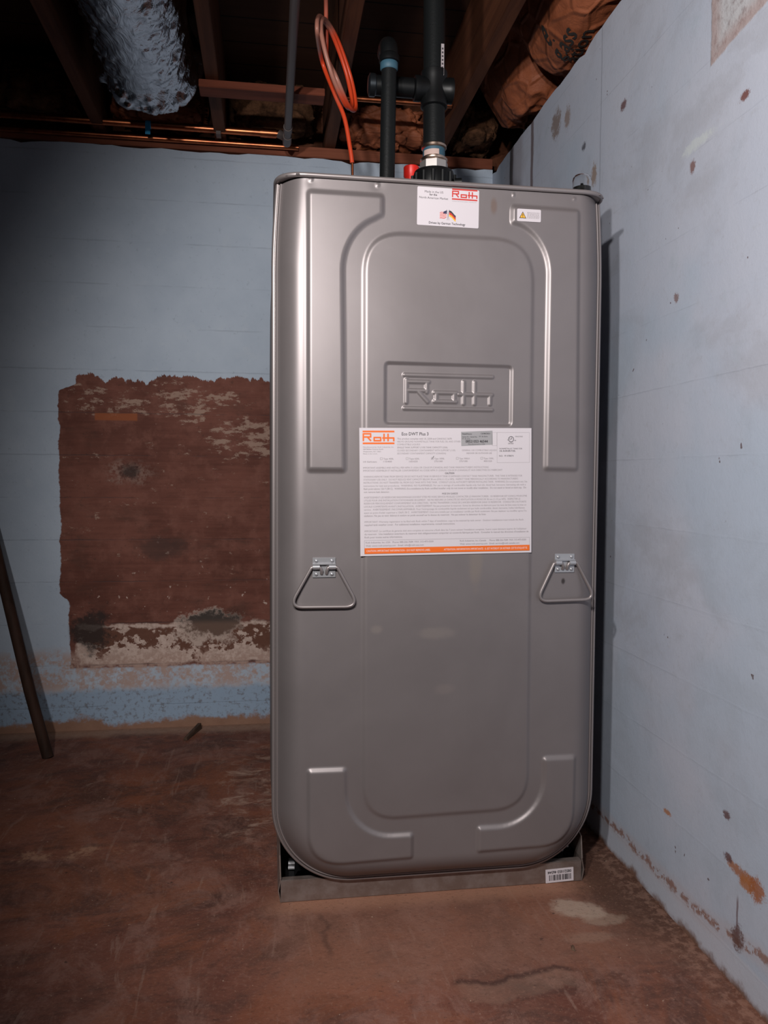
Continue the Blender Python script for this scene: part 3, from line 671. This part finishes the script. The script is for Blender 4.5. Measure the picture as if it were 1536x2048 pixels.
lines = [
 ('IMPORTANT-ASSEMBLE AND INSTALL PER NFPA 31 (USA) OR CSA-B139 (CANADA) AND TANK MANUFACTURER\'S INSTRUCTIONS', 108, 1058, 949, 0),
 ('IMPORTANT-ASSEMBLER ET INSTALLER CONFORMEMENT AU CODE NFPA 31 (USA)OU CSA-B139 (CANADA) ET AUX DIRECTIVES DU FABRICANT', 108, 1165, 971, 0),
 ('CAUTION', 722, 793, 994, 1),
 ('WARNING-REMOVE TANK FROM SERVICE OR DO NOT PLACE TANK IN SERVICE IF TANK IS DAMAGED-CONTACT TANK MANUFACTURER.  THIS TANK IS INTENDED FOR', 110, 1320, 1017, 0),
 ('STATIONARY USE ONLY.  DO NOT REDUCE VENT CAPACITY BELOW 38 mm (DN) (1-1/2 in NPS).  INSPECT TANK PERIODICALLY ACCORDING TO MANUFACTURER\'S', 110, 1288, 1040, 0),
 ('INSTRUCTIONS. DO NOT TRANSFER OIL FROM OLD TANK INTO THIS TANK.  CONSULT LOCAL AUTHORITY BEFORE INSTALLING TANK.  WARNING: Do not pressure test. See', 110, 1360, 1063, 0),
 ('instructions for leak test procedures.  WARNING: NO FLAMMABLES. For use in storage of combustible liquids only, fuel oils, diesel fuel, kerosene, lubricating oils with a', 110, 1348, 1087, 0),
 ('flash point above 126 F (38 C).  WARNING: Eco-installation by Roth certified installer only do not move or modify after installation.  Do not stand or kneel on tank top.  Do', 110, 1352, 1110, 0),
 ('not remove leak detector.', 112, 303, 1134, 0),
 ('MISE EN GARDE', 700, 820, 1152, 1),
 ('AVERTISSEMENT-LES RESERVOIRS ENDOMMAGES DOIVENT ETRE MIS HORS SERVICE-VEUILLEZ CONTACTER LE MANUFACTURIER.  CE RESERVOIR EST CONCU POUR ETRE', 112, 1358, 1176, 0),
 ('UTILISE POUR UNE INSTALLATION STATIONNAIRE SEULEMENT.  NE PAS REDUIRE LA CAPACITE DE VENTILATION A MOINS DE 38 mm (1-1/2 po NPS).  INSPECTER LE', 112, 1305, 1199, 0),
 ('RESERVOIR PERIODIQUEMENT CONFORMEMENT AUX DIRECTIVES.  NE PAS TRANSFERER L\'HUILE DE L\'ANCIEN RESERVOIR DANS CE RESERVOIR.  CONSULTER L\'AUTORITE', 112, 1352, 1222, 0),
 ('LOCALE COMPETENTE AVANT L\'INSTALLATION.  AVERTISSEMENT: Ne pas pressuriser le reservoir. Suivez les directives du fabricant pour les tests de fuite avant la mise en', 112, 1352, 1246, 0),
 ('service.  AVERTISSEMENT: PAS D\'INFLAMMABLES. Pour l\'entreposage de combustible liquide seulement tel que huile combustible, diesel, kerosene, huiles lubrifiantes', 112, 1340, 1269, 0),
 ('ayant un point d\'eclair superieur a 126(F) 38 C.  AVERTISSEMENT: Doit etre installe par un installateur certifie par Roth seulement. Ne pas deplacer ou modifier apres l\'in-', 112, 1358, 1293, 0),
 ('stallation. Ne pas se tenir debout ni mettre un poids excessif sur le dessus du reservoir.  Ne pas enlever le detecteur de fuite.', 112, 1038, 1316, 0),
 ('IMPORTANT: Warranty registration to be filed with Roth within 7 days of installation, copy to be retained by tank owner.  Outdoor installations must include the Roth', 114, 1330, 1363, 0),
 ('supplied tank weather cover.  For additional installation requirements, consult instructions.', 114, 798, 1386, 0),
 ('IMPORTANT: Le certificat de garantie doit etre complete et retourne a Roth dans les 7 jours suivant l\'installation complete, l\'autre copie demeure aupres de l\'utilisateur', 114, 1355, 1434, 0),
 ('du reservoir.  Une installation exterieure du reservoir doit obligatoirement comporter un couvercle fabrique par Roth.  Consulter le manuel des directives d\'installation de', 114, 1370, 1457, 0),
 ('Roth pour toutes autres informations.', 114, 398, 1481, 0)]
for s, x0, x1, y, bl in lines: ltext(s, x0, x1, y-6*(y-900)/600*0, .0036, INK if bl else GREY, .020 if bl else .008)
lab.put(outline(U(112), Vv(1603), U(1380), Vv(1497), .0005), GREY)
ltext('Roth Industries, Inc.-USA   Phone: 888-266-7684  FAX: 315-475-0200', 122, 632, 1521, .0034); ltext('Web: www.roth-america.com   Email: info@roth-usa.com', 122, 558, 1546, .0034)
ltext('Roth Industries, Inc.-Canada', 835, 1038, 1521, .0034); ltext('Phone: 888-266-7684  FAX: 315-475-0200', 1064, 1352, 1521, .0034)
ltext('Web: www.roth-america.com', 835, 1048, 1546, .0034); ltext('Email: service@roth-canada.com', 1064, 1298, 1546, .0034)
lab.put(rquad(U(113), Vv(1603), U(1379), Vv(1557)), ORA)
ltext('CAUTION: IMPORTANT INFORMATION - DO NOT REMOVE LABEL', 128, 608, 1587, .0040, WHI, .014, 2)
ltext('ATTENTION: INFORMATION IMPORTANTE - IL EST INTERDIT DE RETIRER CETTE ETIQUETTE', 712, 1360, 1587, .0040, WHI, .014, 2)
lab.put(outline(U(1123), Vv(908), U(1378), Vv(672), .0004), GREY); lab.put(outline(U(1086), Vv(776), U(1123), Vv(672), .0003), GREY)
sv = np.array([(U(846), Vv(668)), (U(1088), Vv(658)), (U(1090), Vv(768)), (U(848), Vv(778))])
sv = sv[[3, 2, 1, 0]]; lab.put((sv, [[0, 1, 2, 3]]), SIL, 1)
ltext('Date/Hours:', 855, 930, 689, .0030, INK, .02, 2); ltext('12/08/2021', 998, 1070, 686, .0030, INK, .02, 2)
ltext('Serien-Nr. / Serial No:', 855, 970, 711, .0024, INK, .015, 2); ltext('N\u00b0 de Serie', 985, 1050, 708, .0024, INK, .015, 2); ltext('N\u00b0 de serie', 855, 915, 725, .0022, INK, .015, 2)
ltext('08521053 46544', 880, 1052, 751, .0052, INK, .026, 2); ltext('Manufactured in USA', 900, 1030, 768, .0027, INK, .02, 2)
ring = [(U(1233)+.0062*k*math.cos(t), Vv(725)+.0062*k*math.sin(t)) for k in (1, .80) for t in np.linspace(0, 2*math.pi, 29)[:-1]]
lab.put((np.array(ring), [[i, (i+1) % 28, 28+(i+1) % 28, 28+i] for i in range(28)]), INK)
ltext('U', 1222, 1234, 730, .0038, INK, .02); ltext('L', 1236, 1244, 724, .0038, INK, .02)
ltext('MH57505', 1266, 1324, 709, .0026, INK, .012); ltext('c', 1204, 1210, 734, .003, INK); ltext('us', 1258, 1272, 738, .003, INK); ltext('LISTED', 1210, 1252, 763, .0028, INK)
ltext('NONMETALLIC TANK FOR', 1142, 1320, 804, .0031, INK, .012); ltext('OIL BURNER FUEL', 1142, 1268, 822, .0031, INK, .012); ltext('NO.  M 478874', 1140, 1252, 861, .0034, INK, .016)
lab.place(.1805, -.0612, .7535, .0135)
lo = lab.build('information_label', MATS, tank); lo['label'] = 'large white printed sheet with an orange bar along its foot'

st = Sticker(.130, .0775, .0030); KX = .130/1245.; 
def SX(cx): return (cx-150)*KX
def SY(cyp, cx=780): return .0775-(cyp-122-(cx-150)*.098)*.0775/775
for s, x0, x1, y in (('Made in the US', 297, 668, 268), ('for the', 393, 545, 322), ('North American Market', 190, 768, 390)):
    st.put(text(s, SX(x0), SX(x1), SY(y, (x0+x1)/2), .0042, .018), INK)
st.put(text('Driven by German Technology', SX(388), SX(1125), SY(918, 750), .0045, .018), INK)
st.logo(SX(845), SY(440, 1100), 515*KX, 1.1, RED)
st.put(text('INTEGRATED ENVIRONMENT TECHNOLOGY', SX(850), SX(1350), SY(474, 1100), .0014), GREY)
def flag(pole, fly, top, bot, cols, st, sgn):
    """waving flag of horizontal stripes hanging off a slanted stick"""
    n = 10
    for si, (a, b, mi) in enumerate(cols):
        V, F = [], []
        for i in range(n+1):
            t = i/n; w = .0014*math.sin(t*5.0)*sgn; x = pole+(fly-pole)*t
            zt, zb = top[0]+(top[1]-top[0])*t+w, bot[0]+(bot[1]-bot[0])*t+w
            V += [(x, zt+(zb-zt)*b), (x, zt+(zb-zt)*a)]
        for i in range(n):
            q = [2*i, 2*i+2, 2*i+3, 2*i+1]; F.append(q if sgn > 0 else q[::-1])
        st.put((np.array(V), F), mi, 1)
strp = [(k/9, (k+1)/9, RED if k % 2 == 0 else WHI) for k in range(9)]
flag(.0620, .0475, (.0330, .0262), (.0190, .0142), strp, st, -1)
st.put((np.array([(.0545, .0262), (.0620, .0252), (.0625, .0330), (.0555, .0298)]), [[0, 1, 2, 3]]), NAV, 2)
flag(.0670, .0812, (.0330, .0240), (.0205, .0118), [(0, .34, INK), (.34, .68, RED), (.68, 1, YEL)], st, 1)
for a, b in (((.0620, .0345), (.0670, .0128)), ((.0672, .0345), (.0632, .0128))):
    a, b = np.array(a), np.array(b); d = (b-a)/np.hypot(*(b-a)); nn = np.array((-d[1], d[0]))*.0004
    st.put((np.array([a-nn, b-nn, b+nn, a+nn]), [[0, 1, 2, 3]]), GREY, 3)
st.place(.2945, -.0552, 1.4340, -.008)
so = st.build('maker_sticker', MATS, tank); so['label'] = 'white sticker with red lettering and two small crossed flags'

wn = Sticker(.0515, .0255, .0026)
tri = np.array([(.0045, .0062), (.0200, .0062), (.0122, .0200)]); ctr = tri.mean(0)
wn.put((tri, [[0, 1, 2]]), INK, 1); wn.put((ctr+(tri-ctr)*.74, [[0, 1, 2]]), YEL, 2)
wn.put(rquad(.0115, .0105, .0129, .0148), INK, 3); wn.put(rquad(.0115, .0082, .0129, .0096), INK, 3)
random.seed(4)
for r_, z in enumerate(np.linspace(.0182, .0068, 7)):
    x = .0218
    while x < .047:
        w = random.uniform(.0016, .0048); wn.put(rquad(x, z, min(x+w, .0482), z+.0007), INK if r_ == 0 and x < .027 else GREY, 1); x += w+.0009
wn.place(.5050, -.0617, 1.4505)
wo = wn.build('warning_sticker', MATS, tank); wo['label'] = 'small white sticker with a yellow warning triangle'

# clear leak gauge on the tank corner
gl = Mat('clear_plastic', (.98, .98, .98), .02); gl.set('Transmission Weight', 1.0); gl.set('IOR', 1.35)
gb = MB().lathe([(.0215, 1.5190), (.0215, 1.543), (.0188, 1.544), (.0188, 1.551), (.0196, 1.553), (.0196, 1.561), (.016, 1.5625), (.004, 1.564), (.003, 1.571), (.0005, 1.572)], (.683, .03, 0), 'z', 36).build('leak_gauge_base', Mat('black_plastic', (.006, .006, .006), .45, 0., .3), tank, smooth=40)
gb['label'] = 'black threaded base of the small clear gauge'
outer = [(.0208, 1.5440), (.0208, 1.576), (.0196, 1.583), (.016, 1.588), (.009, 1.5900), (.0005, 1.5905)]
inner = [(r-.0012 if r > .002 else r, z-.0012 if z > 1.55 else z) for r, z in outer][::-1]
d_ = MB().lathe(outer+inner, (.683, .03, 0), 'z', 40); d_.f = d_.f[:-2]
do = d_.build('leak_gauge_dome', gl, tank, smooth=50); do['label'] = 'clear plastic dome of the leak gauge'
# red plug with its clear sleeve beside the big fitting
m_red = Mat('red_plastic', (.75, .02, .012), .45)
rp = MB().lathe([(.0165, 1.5232), (.0165, 1.636), (.0190, 1.639), (.0190, 1.6605), (.0176, 1.662), (.0005, 1.6625)], (.334, .23, 0), 'z', 28).build('red_plug', m_red, smooth=40)
tag(rp, 'red plastic plug standing on the tank top just left of the ribbed nut', 'plug')

# ------------------------------------------------------------------ steel tray under the tank
tray_m = Mat('scuffed_galvanised_tray', (.40, .36, .34), .5, .75); g = tray_m.noise(tray_m.obj(), 26, 5, .65)
tray_m.set('Base Color', tray_m.mix(tray_m.sm(g, .35, .7), (.26, .20, .175), (.35, .30, .28)))
tray = tank                                   # bolted on, so its pieces are parts of the tank
rail = MB().box((.0185, .000, .0008), (.6975, .003, .0475), bev=.0008)
rail.box((.0185, .0008, .0445), (.6975, .018, .0480), bev=.0008)
rail_o = rail.build('front_rail', tray_m, tray, smooth=40)
for s, x in ((-1, .0175), (1, .6975)):
    V = []; F = []
    for y, zt in ((.001, .052), (.010, .10), (.05, .112), (1.04, .112), (1.08, .05)):
        bl_ = -.004*s if False else 0
        for xx, zz in ((x, .0005), (x+s*.005*math.sin(math.pi*.45), .026), (x, .052), (x+s*.0015, zt)):
            V.append((xx, y, zz)); V.append((xx+.0022, y, zz))
    for i in range(4):
        for k in range(3): 
            a = i*8+k*2; F += [[a, a+8, a+10, a+2], [a+1, a+3, a+11, a+9]]
        F += [[i*8, i*8+1, i*8+9, i*8+8], [i*8+6, i*8+14, i*8+15, i*8+7]]
    for e in (0, 32): F += [[e+k*2, e+k*2+2, e+k*2+3, e+k*2+1] for k in range(3)]
    MB().add(V, F).build('side_rail', tray_m, tray)
MB().box((.02, .02, .0010), (.697, 1.06, .0035)).build('tray_bottom', m_dark, tray)
for bx, bz, r in ((.040, .054, .0045), (.0405, .064, .0045), (.660, .0535, .004), (.672, .062, .004)):
    MB().tube([(bx-.004, .045, bz), (bx+.010, .043, bz+.0006)], r, 8).build('bolt', zinc, tray, smooth=40)
# posts the bolts sit on
for bx in (.043, .666): MB().box((bx-.006, .048, .0035), (bx+.006, .056, .070)).build('bracket', m_dark, tray)
bc = Sticker(.0660, .0310, .001)
bc.put(text('08521053 46544', .0050, .0610, .0225-.0205+.0025, .0060, .03), INK)
x = .0060
random.seed(9)
while x < .058:
    w = random.choice((.0006, .0008, .0012, .0018, .0026)); bc.put(rquad(x, .0135, x+w, .0265), INK); x += w+random.choice((.0006, .0008, .0016))
bc.place(.613, -.0004, .0010, .036, flip=True)
bo = bc.build('barcode_sticker', MATS, rail_o); bo['label'] = 'cream sticker with a barcode, upside down'

# ------------------------------------------------------------------ pipes on top of the tank
blk = Mat('black_iron_pipe', (.0065, .0075, .008), .48, .0, .16); g = blk.noise(blk.pos(), 160, 4, .7); blk.bump(g, .25, .002)
iron = Mat('black_moulded_plastic', (.004, .0045, .005), .42, 0., .25)
cast = Mat('grey_cast_metal', (.55, .52, .50), .42, .8); brass = Mat('warm_nickel', (.60, .46, .37), .3, 1.0); teal = Mat('pipe_thread_tape', (.030, .085, .125), .6); tag_m = Mat('pink_paper_tag', (.52, .38, .34), .7)
copper = Mat('copper', (.62, .19, .075), .32, 1.0); g = copper.noise(copper.pos(), 14, 5, .65)
copper.set('Base Color', copper.mix(copper.sm(g, .35, .7), (.62, .20, .085), (.30, .09, .045)))
VX, VY = .374, .16
vp = thing('vent_pipe', (VX, VY, 1.5232), 'thick black pipe rising from the tank through a ribbed union nut and tee', 'pipe')
nut = MB(); nut.lathe([(.0300, 1.5232), (.0320, 1.560), (.0477, 1.576), (.0494, 1.590), (.0494, 1.6105), (.0452, 1.6240), (.0378, 1.6260), (.0247, 1.6260)], (VX, VY, 0), 'z', 48)
for k in range(14):
    t = 2*math.pi*k/14; cx_, cy_ = VX+.0494*math.cos(t), VY+.0494*math.sin(t)
    nut.tube([(cx_, cy_, 1.579), (cx_, cy_, 1.614)], .0045, 8)
nut.tube([(VX+.044, VY-.025, 1.596), (VX+.060, VY-.029, 1.596)], .0098, 10)
nut.build('union_nut', iron, vp, smooth=45)
MB().lathe([(.0329, 1.6250), (.0329, 1.6460), (.0280, 1.6496)], (VX, VY, 0), 'z', 8).build('hex_adapter', cast, vp)
MB().lathe([(.0296, 1.6484), (.0317, 1.6510), (.0317, 1.6535), (.0271, 1.6560), (.0271, 1.6575)], (VX, VY, 0), 'z', 36).build('collar', brass, vp, smooth=40)
MB().lathe([(.0259, 1.6565), (.0259, 1.6780)], (VX, VY, 0), 'z', 36).build('nipple', teal, vp, smooth=40)
tw = MB()
a0 = np.linspace(math.radians(200), math.radians(285), 12)
tw.add([(VX+.0265*math.cos(t), VY+.0265*math.sin(t), z) for t in a0 for z in (1.658, 1.670)], [[2*i, 2*i+2, 2*i+3, 2*i+1] for i in range(11)])
tw.build('paper_tag', tag_m, vp)
MB().lathe([(.0259, 1.6763), (.0292, 1.6790), (.0292, 1.6840), (.0257, 1.6870)], (VX, VY, 0), 'z', 36).build('ring_collar', brass, vp, smooth=40)
MB().tube([(VX, VY, 1.685), (VX-.004, VY, 2.344)], .0251, 36).build('pipe', blk, vp, smooth=60)
tee = MB().lathe([(.0280, 1.771), (.0309, 1.7735), (.0309, 1.7875), (.0300, 1.792), (.0300, 1.833), (.0309, 1.837), (.0309, 1.851), (.0280, 1.853)], (VX-.001, VY, 0), 'z', 36)
tee.lathe([(.0230, -.048), (.0280, -.046), (.0280, -.034), (.0267, -.032), (.0267, .030), (.0280, .032), (.0280, .043), (.0214, .045)], (VX-.001, VY, 1.813), 'x', 30)
tee.build('tee_fitting', iron, vp, smooth=45)
strip = Sticker(.0070, .070, .001); strip.place(VX+.0095, VY-.0252, 1.835)
sm_ = strip.build('pipe_marking', [Mat('grey_marking', (.34, .30, .31), .6)], vp)
tx = MB()
for k in range(7): tx.add([(VX+.0095+a, VY-.0257, 1.8415+.0084*k+b) for a, b in ((.0016, 0), (.0054, 0), (.0054, .0043), (.0016, .0043))], [[0, 1, 2, 3]])
tx.build('marking_print', ink, sm_, recalc=False)

fp = thing('fill_pipe', (.2546, .10, 1.5232), 'slimmer black pipe left of the thick one, with a blue joint near its top', 'pipe')
MB().tube([(.2546, .10, 1.5232), (.2583, .10, 1.8204)], .0169, 32).build('pipe', blk, fp, smooth=60)
MB().lathe([(.0174, 1.8167), (.0197, 1.8197), (.0197, 1.8325), (.0174, 1.8347)], (.2583, .10, 0), 'z', 32).build('blue_taped_joint', teal, fp, smooth=50)
el = MB().lathe([(.0177, 1.8325), (.0225, 1.8347), (.0225, 1.8475), (.0195, 1.8505)], (.2585, .10, 0), 'z', 32)
el.tube([(.2585, .10+.034*(1-math.cos(t)), 1.849+.034*math.sin(t)) for t in np.linspace(0, math.pi/2, 9)]+[(.2602, .162, 1.884)], .0199, 28)
el.build('elbow', iron, fp, smooth=60)
MB().tube(spline([(.2600, .158, 1.883), (.264, .185, 1.890), (.272, .235, 1.917), (.282, .305, 1.958)], 6)+[(.378, .985, 2.344)], .0169, 28).build('riser', blk, fp, smooth=60)
br = thing('branch_pipe', (.30, VY, 1.813), 'short black branch pipe with a shiny rim, behind the slimmer black pipe', 'pipe')
MB().tube([(VX-.0502, VY, 1.813), (.236, VY, 1.813)], .0215, 28).build('pipe', iron, br, smooth=60)
MB().lathe([(.0218, 1.0e-3), (.0245, -.002), (.0245, -.014), (.0180, -.017)], (.236, VY, 1.813), 'x', 30).build('rim', Mat('worn_iron', (.06, .07, .08), .3, .9), br, smooth=40)

# ------------------------------------------------------------------ copper, conduit, tubing
c1 = thing('copper_pipe', (-.9, 1.17, 2.121), 'bright copper pipe running along the top of the back wall', 'pipe')
MB().tube([(-1.60, 1.17, 2.122), (.055, 1.17, 2.1195)], .0125, 24).build('pipe', copper, c1, smooth=60)
MB().tube([(-.035, 1.17, 2.1197), (.020, 1.17, 2.1196)], .0150, 24).build('coupling', copper, c1, smooth=60)
bt = MB().tube([(-.423, 1.17, 2.1203), (-.405, 1.17, 2.1203)], .0134, 24); bt.box((-.423, 1.1550, 2.082), (-.406, 1.1566, 2.118), bev=.0004)
bt.build('blue_tape', Mat('blue_tape', (.015, .27, .52), .5), c1, smooth=60)['label'] = 'bright blue tape flag wrapped on the copper pipe'
c2 = thing('copper_pipe', (-.5, 1.21, 2.088), 'dull lower copper pipe just above the back wall', 'pipe')
MB().tube([(-1.6, 1.213, 2.091), (.10, 1.213, 2.094)], .0095, 20).build('pipe', copper, c2, smooth=60)
c3 = tag(MB().tube([(.236, .9, 2.133), (.588, .9, 2.134)], .0085, 20).build('copper_pipe', copper, smooth=60), 'short dull copper pipe passing behind the two black pipes', 'pipe')
cond = thing('conduit', (.055, 1.1, 2.10), 'dull grey pipe running under the joists to an elbow on the copper pipe', 'pipe')
m_gp = Mat('dull_grey_pipe', (.13, .105, .10), .5, .5)
MB().tube([(.058, -1.2, 2.066), (.057, 1.060, 2.066)], .0125, 20).build('pipe', m_gp, cond, smooth=60)
MB().tube([(.057, .985, 2.066), (.057, 1.020, 2.066)], .0150, 20).build('coupling', m_gp, cond, smooth=50)
MB().tube([(.057, 1.055, 2.066), (.057, 1.105, 2.066), (.057, 1.135, 2.076), (.056, 1.152, 2.092), (.052, 1.165, 2.108), (.030, 1.170, 2.1195)], .0148, 18).build('elbow', m_gp, cond, smooth=70)
hs = thing('pipe_hanger', (-.174, 1.16, 2.12), 'small grey strap hanger holding the copper pipe under the joist', 'pipe hanger')
b = MB().box((-.186, 1.1530, 2.115), (-.170, 1.1545, 2.185)); b.box((-.186, 1.1540, 2.098), (-.170, 1.189, 2.1065)); b.box((-.186, 1.1525, 2.100), (-.170, 1.1545, 2.118))
b.build('strap', m_gp, hs); MB().lathe([(.006, 0), (.005, -.003), (.0005, -.004)], (-.178, 1.1528, 2.172), 'y', 12).build('screw', zinc, hs)

tube_m = Mat('orange_plastic_coated_tubing', (.80, .105, .025), .42); P = tube_m.pos()
lit_front = tube_m.mul(tube_m.sm(tube_m.y, .525, .480), tube_m.sm(tube_m.z, 1.915, 1.945))  # lit look of the near upper loops, painted in as a paler colour
tube_m.set('Base Color', tube_m.mix(lit_front, (.66, .062, .016), (.40, .17, .125)))
coil = thing('coiled_tubing', (.221, .5, 1.545), 'orange plastic tubing hanging in two loops and dropping into the tank top', 'tubing')
def ring(cx_, cy_, cz_, a, b_, ph, t0, t1, n):
    """slanted loop seen nearly edge on"""
    out = []
    for t in np.linspace(t0, t1, n):
        u, v = math.cos(t), math.sin(t)
        out.append((cx_+a*u*.50+b_*v*-.235, cy_+a*u*.9, cz_+b_*v+a*u*-.10))
    return out
pts = [(.143, .50, 2.344), (.146, .50, 2.22), (.149, .515, 2.10), (.152, .53, 2.06)]
pts += ring(.178, .50, 2.022, .088, .105, 0, math.radians(165), math.radians(165+720), 15)[1:]
for i in range(len(pts)-14, len(pts)): 
    k = (i-(len(pts)-14))/13; pts[i] = (pts[i][0]-.022*k+.010, pts[i][1]-.02*k, pts[i][2])
pts += [(.140, .545, 2.055), (.172, .52, 1.96), (.198, .505, 1.89), (.213, .50, 1.81), (.219, .50, 1.77)]
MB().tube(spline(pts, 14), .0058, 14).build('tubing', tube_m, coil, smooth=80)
MB().tube([(.2190, .50, 1.775), (.2215, .50, 1.66), (.222, .50, 1.5232)], .0036, 12).build('copper_end', copper, coil, smooth=60)['label'] = 'thin copper tail of the tubing'

# ------------------------------------------------------------------ foil duct
foil = Mat('crinkled_foil', (.46, .48, .52), .22, 1.0); g = foil.noise(foil.sc(foil.obj(), (1., .45, 1.)), 24, 4, .6, 2.2); foil.bump(g, .55, .008)
def duct():
    ys = np.concatenate([np.linspace(-1.6, .3, 40), np.linspace(.31, .93, 150)]); th = np.linspace(0, 2*math.pi, 181)[:-1]
    V = []; cx_, cz_ = -.372, 2.200
    ends = [(.93+.05*k, 1) for k in (0,)]
    for y in ys:
        e = math.exp(-((y-.90)/.05)**2)
        side = 1
        w = fbm(th*6/math.pi*3+y*14, y*26+np.sin(th)*2, 31, 4)-.47
        smooth_strip = np.exp(-((((th-4.60)+math.pi) % (2*math.pi)-math.pi)/.62)**2)
        amp = (.034+.022*e)*(1-.85*smooth_strip*(1-e))
        rr = .137+.020*e+amp*w-.012*smooth_strip*0
        rr = np.minimum(rr, .144+.02*e)
        for t, r in zip(th, rr): V.append((cx_+r*math.cos(t)*1.02, y, min(2.343, cz_+r*math.sin(t))))
    n = len(th)
    for k, s in enumerate((.93, .80, .6, .35, .02)):
        y = .93+.045*math.sin((k+1)/5*math.pi/2)
        w = fbm(th*6, y*40+0*th, 77, 4)-.47
        for t, ww in zip(th, w): r = .145*s*(1+.25*ww); V.append((cx_+r*math.cos(t), y+.03*ww, min(2.343, cz_+r*math.sin(t))))
    m = len(ys)+5
    F = [[i*n+j, (i+1)*n+j, (i+1)*n+(j+1) % n, i*n+(j+1) % n] for i in range(m-1) for j in range(n)]
    return MB().add(V, F)
tag(duct().build('foil_duct', foil, smooth=70), 'fat silver foil-wrapped duct between two joists at upper left', 'duct')

# ------------------------------------------------------------------ things on the floor
m_pole = wood('dark_wooden_pole', (.022, .010, .006), (.045, .021, .014), 'z')
tag(MB().tube([(-.716, .973, .0005), (-.78, 1.005, .215), (-1.035, 1.205, 1.10)], .0175, 20).build('leaning_pole', m_pole, smooth=60), 'dark brown pole leaning against the back wall at the left edge', 'pole')
m_chip = wood('weathered_splinter', (.05, .03, .02), (.12, .07, .045), 'y')
tag(MB().add([(-.300, 1.085, .001), (-.286, 1.080, .001), (-.246, 1.205, .001), (-.262, 1.215, .001), (-.298, 1.087, .009), (-.288, 1.084, .010), (-.250, 1.203, .022), (-.261, 1.210, .020)],
    [[3, 2, 1, 0], [4, 5, 6, 7], [0, 1, 5, 4], [1, 2, 6, 5], [2, 3, 7, 6], [3, 0, 4, 7]]).build('wood_splinter', m_chip), 'small dark wood splinter lying on the floor by the back wall', 'wood scrap')
tag(MB().add([(.575, -.245, .0005), (.581, -.252, .0005), (.585, -.236, .0005), (.580, -.232, .0005), (.578, -.243, .005), (.582, -.237, .006)],
    [[3, 2, 1, 0], [0, 1, 4], [1, 2, 5, 4], [2, 3, 5], [3, 0, 4, 5]]).build('debris_crumb', m_chip), 'tiny dark crumb on the floor in front of the tray', 'debris')
